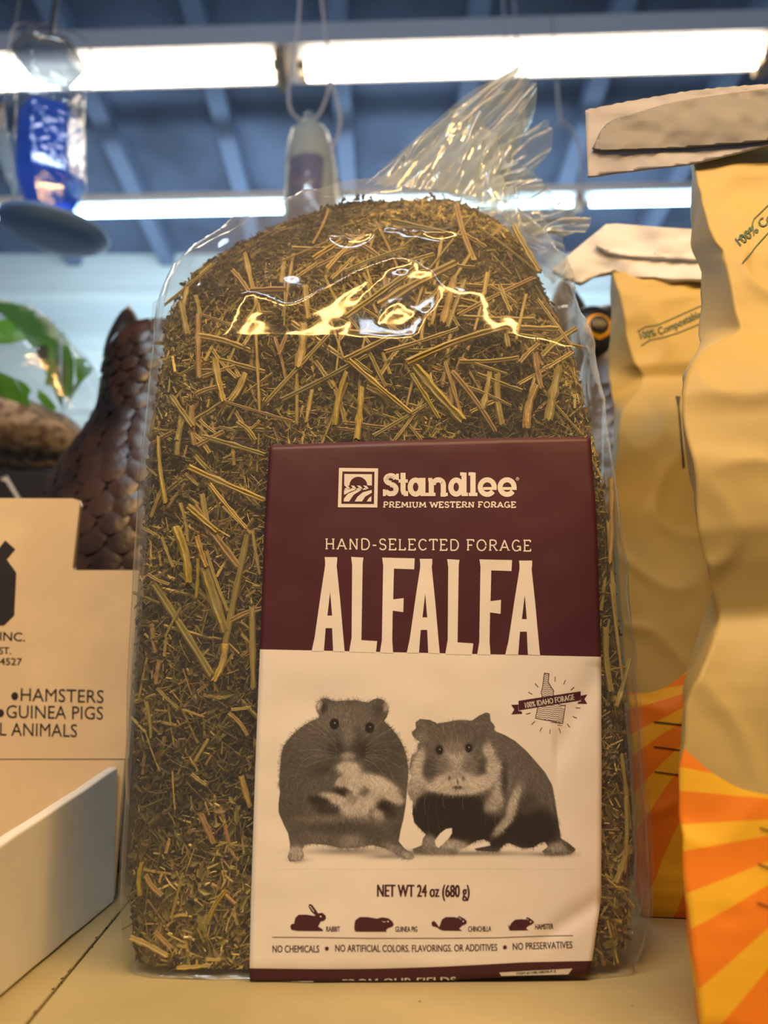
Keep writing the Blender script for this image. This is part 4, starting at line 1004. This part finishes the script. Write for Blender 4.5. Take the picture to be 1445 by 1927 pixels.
# ------------------------------------------------------------------ printed hamster picture: ink tones computed here stroke by stroke
X0, Y0, X1, Y1, SS = 514, 1300, 1096, 1636, 2
NXp, NYp = (X1-X0)*SS, (Y1-Y0)*SS
gx, gy = np.meshgrid(X0+(np.arange(NXp)+.5)/SS, Y0+(np.arange(NYp)+.5)/SS)
canvas = np.ones((NYp, NXp))
def inside(poly, X, Y):
    c = np.zeros(X.shape, bool); n = len(poly)
    for i in range(n):
        x1, y1 = poly[i]; x2, y2 = poly[(i+1) % n]
        if y1 == y2: continue
        m = ((y1 > Y) != (y2 > Y)) & (X < (x2-x1)*(Y-y1)/(y2-y1)+x1); c ^= m
    return c
def tone(base, patches, X, Y):
    t = np.full(X.shape, float(base))
    for cx, cy, rx, ry, rot, val, soft in patches:
        c, s = math.cos(math.radians(rot)), math.sin(math.radians(rot)); dx, dy = X-cx, Y-cy
        d = np.sqrt(((dx*c+dy*s)/rx)**2+((-dx*s+dy*c)/ry)**2); w = 1/(1+np.exp(np.clip((d-1)/(soft*.6), -50, 50))); t = t*(1-w)+val*w
    return t
def put(xs, ys, val, al=1.0):
    ix = ((xs-X0)*SS).astype(int); iy = ((ys-Y0)*SS).astype(int)
    ok = (ix >= 0) & (ix < NXp) & (iy >= 0) & (iy < NYp)
    v = np.broadcast_to(val, xs.shape)
    canvas[iy[ok], ix[ok]] = canvas[iy[ok], ix[ok]]*(1-al)+v[ok]*al
def paint(outline, base, patches, dirf, bbox, n, seed, sc):
    r = np.random.default_rng(seed)
    m = inside(outline, gx, gy); t = tone(base, patches, gx, gy); canvas[m] = (t*.82)[m]
    x = r.uniform(bbox[0], bbox[2], n); y = r.uniform(bbox[1], bbox[3], n); k = inside(outline, x, y); x, y = x[k], y[k]
    L = r.uniform(3, 9, len(x))*sc; th = dirf(x, y)+r.normal(0, .22, len(x)); cur = r.normal(0, .06, len(x))
    tt = tone(base, patches, x, y); v = np.clip(tt*r.choice([.62, .8, 1.0, 1.2, 1.45], len(x), p=[.2, .2, .22, .22, .16])+r.normal(0, .02, len(x)), .02, 1)
    for s in np.linspace(0, 1, 20):
        a = th+cur*s*4; put(x+np.cos(a)*L*s, y+np.sin(a)*L*s, v, .75*(1-.5*s))
def whisk(P, v, al=.75):
    P = [Vector((p[0], p[1], 0)) for p in P]; Q = smoothpath(P, 40)
    xs = np.array([q.x for q in Q]); ys = np.array([q.y for q in Q]); put(xs, ys, v, al)
a2 = lambda L: [(500+x*.2215, 1280+y*.2215) for x, y in L]
pa2 = lambda L: [(500+x*.2215, 1280+y*.2215, rx*.2215, ry*.2215, rot, v, s) for x, y, rx, ry, rot, v, s in L]
b3 = lambda L: [(750+x*.27, 1240+y*.27) for x, y in L]
pb3 = lambda L: [(750+x*.27, 1240+y*.27, rx*.27, ry*.27, rot, v, s) for x, y, rx, ry, rot, v, s in L]
# soft printed ground shade
def shade(cx, cy, rx, ry, k):
    global canvas
    d = ((gx-cx)/rx)**2+((gy-cy)/ry)**2; canvas = canvas*(1-k*np.exp(-d*1.6))
shade(655, 1602, 95, 9, .45); shade(730, 1612, 50, 6, .4); shade(880, 1606, 150, 6, .45); shade(1040, 1608, 45, 5, .5); shade(800, 1604, 50, 6, .5); shade(560, 1618, 24, 5, .3)
h1 = a2([(430, 215), (440, 180), (480, 158), (520, 155), (560, 172), (600, 180), (640, 175), (700, 172), (760, 168), (820, 182), (870, 190), (910, 165), (950, 153), (1000, 170), (1035, 210), (1043, 260), (1030, 310), (1005, 350), (1060, 400), (1110, 460),
         (1160, 540), (1195, 640), (1210, 740), (1208, 850), (1200, 950), (1190, 1050), (1170, 1180), (1145, 1280), (1130, 1370), (1180, 1430), (1240, 1470), (1265, 1500), (1240, 1525), (1180, 1520), (1120, 1490), (1060, 1450), (1000, 1425), (900, 1400),
         (760, 1425), (640, 1428), (520, 1400), (400, 1390), (330, 1400), (310, 1440), (325, 1490), (300, 1535), (250, 1543), (200, 1535), (185, 1500), (205, 1440), (205, 1390), (190, 1300), (150, 1220), (110, 1130), (108, 1050), (120, 950), (112, 880),
         (120, 760), (130, 640), (150, 560), (220, 470), (300, 400), (380, 350), (445, 325), (455, 300), (430, 260)])
p1 = pa2([(660, 300, 230, 130, 0, .40, .3), (700, 520, 130, 110, 0, .27, .3), (250, 650, 150, 230, 0, .30, .4), (1050, 620, 130, 230, 0, .27, .4), (200, 1000, 110, 250, 0, .28, .4), (1130, 1150, 60, 200, 0, .26, .4), (700, 460, 50, 150, 0, .45, .4),
          (600, 590, 75, 60, 20, .16, .4), (810, 590, 75, 70, -20, .15, .4), (500, 740, 130, 60, -20, .22, .4), (930, 760, 120, 60, 20, .24, .4),
          (700, 640, 55, 30, 0, .66, .3), (700, 740, 95, 55, 0, .86, .25), (740, 860, 85, 130, 0, .88, .2), (960, 890, 190, 75, 24, .92, .18), (1090, 990, 90, 45, 30, .85, .2), (860, 1030, 130, 75, -30, .86, .2), (600, 1005, 145, 42, 14, .88, .18), (700, 1080, 70, 60, 30, .85, .2),
          (760, 1120, 120, 60, 10, .86, .2), (960, 1140, 60, 50, 40, .75, .25), (640, 860, 60, 40, -40, .80, .2), (655, 940, 75, 34, 18, .10, .2), (840, 940, 30, 40, 20, .45, .3), (720, 1000, 60, 30, 60, .6, .3), (450, 1020, 90, 45, 10, .12, .25), (520, 1100, 100, 40, 8, .16, .3), (1020, 1070, 70, 45, 20, .10, .25),
          (1060, 1140, 50, 40, 0, .16, .3), (640, 1180, 330, 40, 0, .44, .4), (640, 1260, 300, 60, 0, .22, .4), (730, 1360, 110, 60, 0, .52, .4), (450, 1330, 140, 50, 0, .36, .4), (960, 1330, 110, 60, 0, .28, .4),
          (255, 1470, 65, 70, 0, .72, .2), (1130, 1450, 130, 42, 28, .50, .25), (1210, 1490, 50, 25, 20, .75, .25), (458, 215, 24, 45, 20, .78, .25), (500, 240, 25, 50, 10, .16, .3), (1012, 235, 30, 35, 0, .72, .25), (960, 250, 40, 60, 0, .24, .3), (545, 180, 60, 18, 0, .3, .3)])
def d1(x, y):
    nx, ny = 500+700*.2215, 1280+600*.2215; a = np.arctan2(y-ny, x-nx); f = np.clip((y-(1280+820*.2215))/40, 0, 1)
    down = math.pi/2+(x-nx)*.006
    return np.arctan2(np.sin(a)*(1-f)+np.sin(down)*f, np.cos(a)*(1-f)+np.cos(down)*f)
paint(h1, .33, p1, d1, (520, 1310, 785, 1626), 26000, 1, 1.0)
h2 = b3([(90, 510), (120, 485), (118, 440), (150, 418), (220, 425), (270, 450), (340, 440), (420, 425), (510, 430), (560, 395), (610, 373), (635, 380), (640, 430), (670, 470), (665, 500), (740, 530), (810, 570), (890, 640), (960, 720), (1020, 790), (1070, 880),
         (1085, 960), (1100, 1050), (1120, 1180), (1130, 1250), (1180, 1280), (1235, 1325), (1225, 1340), (1200, 1360), (1120, 1368), (1020, 1365), (1000, 1340), (1040, 1310), (1020, 1275), (990, 1280), (940, 1315), (860, 1318), (770, 1285), (740, 1290),
         (710, 1320), (690, 1345), (600, 1340), (540, 1335), (530, 1322), (640, 1300), (636, 1275), (590, 1256), (540, 1268), (490, 1300), (430, 1330), (400, 1360), (300, 1360), (200, 1355), (110, 1345), (95, 1325), (160, 1300), (170, 1250), (190, 1222), (150, 1185), (110, 1140),
         (95, 1080), (100, 1000), (65, 940), (62, 880), (90, 820), (75, 760), (90, 680), (130, 640), (135, 590), (150, 580), (100, 540)])
p2 = pb3([(860, 760, 230, 250, 0, .37, .3), (1000, 940, 100, 120, 0, .34, .3), (380, 560, 220, 150, 0, .37, .3), (600, 470, 60, 90, 20, .36, .3), (150, 480, 55, 60, 0, .40, .3), (170, 540, 30, 40, 0, .5, .3), (360, 1090, 300, 190, 0, .05, .12), (930, 1180, 200, 150, 0, .06, .2), (640, 1210, 160, 120, 0, .06, .2),
          (140, 760, 45, 130, 12, .86, .2), (230, 870, 150, 50, 18, .86, .2), (130, 900, 60, 50, 0, .7, .3), (80, 880, 25, 90, 0, .72, .3), (95, 960, 30, 60, 0, .6, .3), (225, 770, 52, 85, 0, .26, .25), (600, 770, 50, 80, 15, .24, .25), (620, 640, 36, 75, -20, .86, .2), (655, 760, 50, 90, 0, .80, .2), (560, 870, 120, 55, -20, .86, .2),
          (400, 700, 85, 75, 0, .80, .3), (405, 620, 110, 50, 0, .5, .4), (320, 740, 50, 50, 0, .45, .4), (490, 740, 50, 50, 0, .42, .4), (410, 860, 150, 75, 0, .90, .2), (410, 915, 110, 30, 0, .82, .2), (405, 800, 50, 35, 0, .72, .25), (355, 830, 10, 16, 0, .3, .4), (450, 830, 10, 14, 0, .35, .4), (415, 895, 42, 11, 0, .28, .3), (411, 855, 4, 22, 0, .3, .4),
          (700, 930, 48, 130, 18, .76, .25), (640, 1010, 40, 60, 30, .66, .3), (735, 850, 26, 120, 0, .2, .3), (800, 1000, 34, 130, 18, .78, .22), (730, 1150, 30, 110, 42, .72, .25), (900, 1000, 60, 80, 20, .24, .3),
          (210, 1280, 50, 60, 0, .55, .25), (130, 1325, 40, 22, 0, .38, .3), (260, 1335, 80, 24, 0, .48, .3), (380, 1295, 110, 42, 10, .72, .25), (320, 1340, 90, 22, 0, .5, .3), (600, 1322, 60, 20, 0, .22, .3), (1110, 1320, 80, 45, 0, .62, .25), (1190, 1310, 50, 22, 40, .26, .25), (1080, 1352, 80, 14, 0, .42, .3),
          (285, 635, 30, 34, 0, .14, .25), (490, 622, 28, 32, 0, .13, .25), (560, 560, 60, 60, 0, .32, .4)])
def d2(x, y):
    nx, ny = 750+405*.27, 1240+780*.27; a = np.arctan2(y-ny, x-nx); f = np.clip((np.hypot(x-nx, y-ny)-75)/40, 0, 1)
    down = 1.15+0*x
    return np.arctan2(np.sin(a)*(1-f)+np.sin(down)*f, np.cos(a)*(1-f)+np.cos(down)*f)
paint(h2, .36, p2, d2, (762, 1336, 1086, 1612), 24000, 2, 1.0)
cut = b3([(253, 1265), (290, 1215), (330, 1185), (372, 1178), (372, 1215), (350, 1250), (310, 1290), (275, 1318), (258, 1300)]); m = inside(cut, gx, gy); canvas[m] = 1
def eye(cx, cy, rx, ry):
    d = np.sqrt(((gx-cx)/rx)**2+((gy-cy)/ry)**2); w = np.clip((1.15-d)/.2, 0, 1)
    canvas[:] = canvas*(1-w)+.02*w
    d = np.hypot(gx-cx+rx*-.1, gy-cy+ry*.2); canvas[d < 1.0] = .95
for e in (a2([(583, 372)])[0]+(8.4, 10), a2([(884, 405)])[0]+(8.2, 9.6), b3([(285, 636)])[0]+(6, 7.4), b3([(489, 622)])[0]+(6, 7.4)): eye(*e)
for q in (((600, 560), (480, 440), (370, 370)), ((600, 530), (520, 420), (430, 340)), ((600, 600), (400, 520), (240, 495)), ((600, 620), (420, 590), (280, 600)), ((610, 640), (430, 640), (320, 690), (250, 830)), ((610, 600), (520, 500), (330, 400)),
          ((850, 560), (950, 480), (1060, 415)), ((850, 590), (980, 530), (1160, 515)), ((850, 620), (1000, 590), (1190, 640)), ((850, 650), (1000, 680), (1080, 830)), ((850, 640), (980, 640), (1140, 740)), ((850, 480), (930, 400), (990, 340)), ((610, 650), (450, 690), (330, 740)),
          ((840, 670), (930, 720), (1010, 810))):
    whisk(a2(q), .88)
for q in (((235, 930), (205, 1060), (210, 1215)), ((270, 930), (262, 1050), (285, 1185)), ((200, 935), (180, 1000), (186, 1080)), ((540, 910), (590, 1000), (608, 1165)), ((575, 905), (600, 960), (610, 1010)), ((310, 960), (310, 1000), (322, 1040)), ((640, 1000), (670, 1080), (672, 1160)), ((450, 960), (445, 1010), (452, 1050))):
    whisk(b3(q), .6, .8)
for q in (((540, 870), (600, 900), (650, 960)), ((320, 860), (280, 890), (250, 930)), ((560, 740), (500, 790), (470, 830))): whisk(b3(q), .25, .6)
for q in (((215, 1470), (205, 1530)), ((240, 1480), (238, 1538)), ((270, 1475), (272, 1538)), ((1110, 1460), (1120, 1490)), ((1170, 1470), (1180, 1510)), ((1215, 1490), (1225, 1515))): whisk(a2((q[0], ((q[0][0]+q[1][0])/2, (q[0][1]+q[1][1])/2), q[1])), .15, .8)
for q in (((1060, 1320), (1050, 1360)), ((1100, 1325), (1095, 1362)), ((1140, 1325), (1140, 1362)), ((1180, 1325), (1182, 1358)), ((160, 1310), (155, 1345)), ((230, 1320), (225, 1352))): whisk(b3((q[0], ((q[0][0]+q[1][0])/2, (q[0][1]+q[1][1])/2), q[1])), .15, .8)
img = canvas.reshape(NYp//SS, SS, NXp//SS, SS).mean((1, 3))
ny_, nx_ = img.shape
img[0, :] = img[-1, :] = 1; img[:, 0] = img[:, -1] = 1
dark = np.array((.022, .018, .018)); pc = np.array(PAPER)
colr = dark[None, None]+(pc-dark)[None, None]*(img[..., None]**1.8)
# lay the print on the label: ray cast a coarse net, interpolate finely
cxs = np.linspace(X0+.5, X1-.5, 100); cys = np.linspace(Y0+.5, Y1-.5, 60); net = np.zeros((60, 100, 3))
for j, y in enumerate(cys):
    for i, x in enumerate(cxs):
        d = Wdir(x, y); h, nn, _, _ = lv.ray_cast(CAMP, d)
        if nn.dot(d) > 0: nn = -nn
        net[j, i] = h+nn*.00003
fx = np.linspace(0, 99, nx_); fy = np.linspace(0, 59, ny_); ix = np.minimum(fx.astype(int), 98); iy = np.minimum(fy.astype(int), 58); ax = (fx-ix)[None, :, None]; ay = (fy-iy)[:, None, None]
P = (net[iy][:, ix]*(1-ax)+net[iy][:, ix+1]*ax)*(1-ay)+(net[iy+1][:, ix]*(1-ax)+net[iy+1][:, ix+1]*ax)*ay
hp = obj('hamster_print', P.reshape(-1, 3), grid_faces(nx_, ny_), M['vprint'], label, True, vcol=colr.reshape(-1, 3))
hp['label'] = 'printed grey picture of two hamsters'

# ------------------------------------------------------------------ kraft paper bags
def stripe_mat(name, base, xc, zc_, x0, z0, k, phase=9.0, period=17.5):
    n_ = M['bag_paper'].copy(); n_.name = name; t = n_.node_tree; L = t.links.new; b = t.nodes['Principled BSDF']
    src = b.inputs['Base Color'].links[0].from_socket
    uv = t.nodes.new('ShaderNodeUVMap'); sp = t.nodes.new('ShaderNodeSeparateXYZ'); L(uv.outputs[0], sp.inputs[0])
    def mth(op, a, b_=None, c=None):
        m = t.nodes.new('ShaderNodeMath'); m.operation = op
        for i, v in enumerate((a, b_, c)):
            if v is None: continue
            if isinstance(v, (int, float)): m.inputs[i].default_value = v
            else: L(v, m.inputs[i])
        return m.outputs[0]
    u, v = sp.outputs[0], sp.outputs[1]
    dx = mth('SUBTRACT', xc, u); dz = mth('SUBTRACT', zc_, v)
    ang = mth('ARCTAN2', dz, dx)
    s = mth('COSINE', mth('MULTIPLY', mth('SUBTRACT', ang, math.radians(phase)), 2*math.pi/math.radians(period)))
    yel = mth('GREATER_THAN', s, .25)
    ex = mth('SUBTRACT', u, x0); zb = mth('MINIMUM', mth('MULTIPLY_ADD', mth('MULTIPLY', ex, ex), k, z0), z0+k*.042**2)
    low = mth('LESS_THAN', v, zb)
    m1 = t.nodes.new('ShaderNodeMix'); m1.data_type = 'RGBA'; L(yel, m1.inputs[0]); m1.inputs[6].default_value = (.90, .25, .012, 1); m1.inputs[7].default_value = (.92, .52, .025, 1)
    m2 = t.nodes.new('ShaderNodeMix'); m2.data_type = 'RGBA'; L(low, m2.inputs[0]); L(src, m2.inputs[6]); L(m1.outputs[2], m2.inputs[7]); L(m2.outputs[2], b.inputs['Base Color'])
    return n_
def paper_bag(rows, yb, width, m, root, seed, bulge, amp):
    """rows: py, x_silhouette, x_corner, y_silhouette, y_corner"""
    nr = 190; r0, r1 = rows[0][0], rows[-1][0]; V = []; UV = []; segs = (5, 14, 26, 30, 22, 5, 5, 14)
    for j in range(nr):
        py = r0+(r1-r0)*j/(nr-1); xs, xc, ys, yc = (interp(py, rows, k) for k in (1, 2, 3, 4))
        P1, P2 = W(xs, py, ys), W(xc, py, yc); bb = bulge*interp(py, [(r0, .1), (r0+(r1-r0)*.3, .5), (r0+(r1-r0)*.55, 1), (r1, .8)])
        z = P2.z; X = P2.x
        yb_ = interp(py, [(r0, yc+.012), (r0+(r1-r0)*.35, yb), (r1, yb)])
        Q = W(xs+16, py, yb_)
        ring = [Vector((Q.x, yb_, P1.z)), P1, P2, Vector((X+width*.3, yc-bb, z)), Vector((X+width*.7, yc-bb, z)), Vector((X+width, yc+.003, z)), Vector((X+width+.004, (yc+yb_)/2, z)), Vector((X+width, yb_, z))]
        for s in range(8):
            a, b = ring[s], ring[(s+1) % 8]
            for q in range(segs[s]):
                f = q/segs[s]; g = f*f*(3-2*f)*.6+f*.4 if s in (2, 3, 4) else f
                p = Vector((a.x+(b.x-a.x)*f, a.y+(b.y-a.y)*g, a.z+(b.z-a.z)*f))
                UV.append((p.x, p.z))
                k1 = noise.noise(Vector((p.x*17+seed, p.y*10, p.z*15))); k2 = noise.noise(Vector((p.x*42+seed, p.y*30, p.z*38+p.x*14)))
                k3 = (1-min(1, abs(noise.noise(Vector((p.x*24-p.z*13, seed, p.z*24+p.x*10))))*3.6))**1.5
                fade = min(1, max(0, p.z/.02))
                p = p+Vector((.3, -1, .1))*(amp*(k1*1.5+k2*.45+k3*.55)*fade)
                if p.z < .0005: p.z = .0005
                V.append(p)
    nu = sum(segs)
    o = obj('paper_body', V, grid_faces(nu, nr, True)+[tuple(range(nu)), tuple(range((nr-1)*nu, nr*nu))], m, root, True, uv=UV)
    return o
c = W(1610, 1515, .28); lo = W(1432, 1492, .275); le = W(1284, 1420, .287)
mA = stripe_mat('striped_kraft_paper', None, c.x, c.z, lo.x, lo.z, (le.z-lo.z)/(le.x-lo.x)**2)
rowsA = [(266, 1296, 1299, .340, .335), (330, 1298, 1312, .352, .328), (380, 1298, 1320, .356, .324), (430, 1299, 1332, .357, .320), (461, 1299, 1345, .357, .316), (474, 1303, 1357, .357, .313), (492, 1312, 1356, .356, .312), (514, 1321, 1361, .354, .311),
         (538, 1320, 1366, .352, .309), (580, 1316, 1375, .348, .306), (612, 1312, 1382, .344, .303), (630, 1311, 1384, .340, .302), (648, 1309, 1350, .334, .300), (664, 1306, 1318, .326, .298), (684, 1294, 1300, .318, .293), (708, 1281, 1288, .315, .288), (740, 1279, 1286, .315, .284), (800, 1282, 1290, .315, .281),
         (860, 1288, 1296, .315, .279), (1000, 1306, 1314, .312, .277), (1060, 1321, 1329, .31, .279), (1112, 1336, 1344, .308, .282), (1150, 1326, 1356, .312, .284), (1165, 1321, 1358, .314, .284), (1200, 1309, 1346, .315, .281), (1240, 1297, 1332, .315, .279),
         (1290, 1285, 1310, .315, .277), (1330, 1282, 1300, .314, .276), (1400, 1283, 1296, .312, .275), (1440, 1280, 1288, .308, .275), (1550, 1283, 1288, .308, .275), (1655, 1280, 1286, .308, .275), (1720, 1287, 1292, .306, .275), (1800, 1294, 1299, .305, .274), (1927, 1312, 1317, .300, .274), (1975, 1322, 1328, .295, .276)]
rowsA[-1] = (1992, 1326, 1332, .300, .2785)
rb = thing('paper_bag', 'tall kraft paper bag with orange sunray foot, nearest at the right edge', 'bag', (W(1400, 1900, .3).x+.05, .33, 0), 'kraft paper bags with white folded tops')
bodyA = paper_bag(rowsA, .384, .150, mA, rb, 3, .014, .0030)
bvA = bvh_of(bodyA)
def spread(pts, z_of=None): return pts
def plate(pts, ys, t, bend=0, seed=0):
    """flat strip cut to outline pts (px), at distance y varying from ys[0] to ys[1] across, thickness t; triangulated finely"""
    bm = bm_poly([pts])
    xs = [p[0] for p in pts]; x0, x1 = min(xs), max(xs)
    for ax, lo_, hi_ in ((0, x0, x1), (1, min(p[1] for p in pts), max(p[1] for p in pts))):
        cc_ = lo_+9
        while cc_ < hi_:
            co = [0, 0, 0]; no = [0, 0, 0]; co[ax] = cc_; no[ax] = 1
            bmesh.ops.bisect_plane(bm, geom=bm.verts[:]+bm.edges[:]+bm.faces[:], plane_co=co, plane_no=no); cc_ += 9
    for v in bm.verts:
        f = (v.co.x-x0)/(x1-x0); y = ys[0]+(ys[1]-ys[0])*f
        y += bend*noise.noise(Vector((v.co.x*.018+seed, v.co.y*.02, 0)))+bend*.4*noise.noise(Vector((v.co.x*.05+seed, v.co.y*.05, 4)))
        v.co = W(v.co.x, v.co.y, y)
    bmesh.ops.recalc_face_normals(bm, faces=bm.faces[:])
    if sum(f.normal.y for f in bm.faces) > 0: bmesh.ops.reverse_faces(bm, faces=bm.faces[:])
    return bm
def platobj(name, pts, ys, t, m, root, bend=0, seed=0, label=None):
    bm = plate(pts, ys, t, bend, seed); off = worldloc(root)
    for v in bm.verts: v.co -= off
    me = bpy.data.meshes.new(name); bm.to_mesh(me); bm.free(); me.materials.append(m); o = bpy.data.objects.new(name, me); COL.objects.link(o); o.parent = root; me.polygons.foreach_set('use_smooth', [True]*len(me.polygons))
    if label: o['label'] = label
    solid(o, t, -1); return o
jag = lambda L, a, s: [(x+a*.4*math.sin(i*2.1+s), y+a*math.sin(i*3.7+s)) for i, (x, y) in enumerate(L)]
top = [(1101+(1560-1101)*i/46, float(np.interp(1101+(1560-1101)*i/46, [1101, 1180, 1290, 1360, 1445, 1560], [207, 191, 172, 164, 158, 150]))) for i in range(47)]
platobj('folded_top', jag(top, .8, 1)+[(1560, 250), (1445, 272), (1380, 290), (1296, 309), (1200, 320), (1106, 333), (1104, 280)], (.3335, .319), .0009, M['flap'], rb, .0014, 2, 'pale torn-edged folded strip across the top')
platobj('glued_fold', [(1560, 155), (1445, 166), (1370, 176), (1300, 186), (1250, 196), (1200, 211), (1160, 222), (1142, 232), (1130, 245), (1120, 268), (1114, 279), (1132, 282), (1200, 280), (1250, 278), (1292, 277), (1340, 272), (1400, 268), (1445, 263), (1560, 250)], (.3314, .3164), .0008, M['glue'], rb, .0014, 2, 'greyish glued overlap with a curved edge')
rowsB = [(512, 1146, 1148, .470, .462), (582, 1147, 1168, .480, .458), (634, 1147, 1182, .480, .456), (686, 1147, 1197, .478, .455), (711, 1147, 1211, .474, .457), (730, 1150, 1205, .470, .455), (778, 1152, 1166, .462, .448), (820, 1150, 1160, .462, .446), (900, 1150, 1158, .462, .445), (1000, 1154, 1162, .462, .444),
         (1200, 1165, 1172, .462, .443), (1400, 1178, 1186, .460, .441), (1600, 1190, 1197, .458, .440), (1680, 1194, 1200, .458, .440), (1712, 1198, 1206, .459, .443), (1733, 1204, 1214, .464, .447)]
c = W(1400, 1270, .43); lo = W(1218, 1303, .43); le = W(1284, 1276, .43)
mB = stripe_mat('striped_kraft_paper_rear', None, c.x, c.z, lo.x, lo.z, (le.z-lo.z)/(le.x-lo.x)**2, 13.0)
ra = thing('paper_bag', 'shorter-looking kraft paper bag behind, between the clear bag and the nearest paper bag', 'bag', (W(1280, 1700, .47).x+.03, .48, 0), 'kraft paper bags with white folded tops')
bodyB = paper_bag(rowsB, .545, .155, mB, ra, 21, .010, .0026)
bvB = bvh_of(bodyB)
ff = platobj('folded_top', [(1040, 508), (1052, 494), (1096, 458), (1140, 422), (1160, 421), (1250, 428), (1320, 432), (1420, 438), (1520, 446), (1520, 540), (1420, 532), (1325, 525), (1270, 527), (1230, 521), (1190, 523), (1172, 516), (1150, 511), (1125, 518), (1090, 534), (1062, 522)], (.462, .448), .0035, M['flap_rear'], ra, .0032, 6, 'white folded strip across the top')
platobj('fold_ridge', [(1120, 460), (1145, 468), (1180, 475), (1250, 479), (1320, 482), (1420, 488), (1420, 494), (1320, 488), (1250, 485), (1180, 481), (1140, 474)], (.4570, .4475), .0030, M['flap_rear'], ra, .003, 6)
GI = M['green_ink']; BI = M['black_ink']
KB = dict(parent=bodyB, bvh=bvB, eps=.0005, step=8)
decal('lettering', bm_text('100% Compostable Bag', 1206, 638, 1346, 592, 13.5, .015, sag=lambda u: 3.5*math.sin(2*math.pi*u*.9)), GI, label='green lettering 100% Compostable', **KB)
decal('print_rule', strokes_bm([([(1199, 624), (1215, 615), (1240, 611), (1271, 597), (1309, 580), (1345, 566)], 1.5), ([(1206, 651), (1222, 640), (1252, 634), (1277, 626), (1311, 612), (1345, 600)], 1.5)], 1.5), GI, label='wavy green rules', **KB)
decal('fold_mark', bm_poly([[(1271, 746), (1280, 747), (1278, 765), (1288, 880), (1284, 880), (1276, 770)]]), BI, label='long thin black mark', **KB)
decal('gauge_mark', strokes_bm([([(1230, 1358), (1290, 1365)], 2.2), ([(1230, 1405), (1292, 1413)], 2.2), ([(1231, 1452), (1292, 1460)], 2.2)], 2), BI, label='three short black rules', **KB)
KA = dict(parent=bodyA, bvh=bvA, eps=.0005, step=8)
decal('lettering', bm_text('100% Compostable Bag', 1393, 464, 1560, 330, 17, .02), GI, label='green lettering 100% Compostable', **KA)
decal('print_rule', strokes_bm([([(1388, 453), (1400, 444), (1411, 436), (1418, 413), (1443, 389), (1500, 345)], 2.0), ([(1397, 495), (1420, 467), (1445, 439), (1500, 395)], 2.0)], 2), GI, label='wavy green rules', **KA)
decal('gauge_mark', strokes_bm([([(1429, 1558), (1480, 1575)], 3), ([(1426, 1626), (1480, 1646)], 3), ([(1424, 1699), (1480, 1718)], 3)], 3), BI, label='short black rules', **KA)
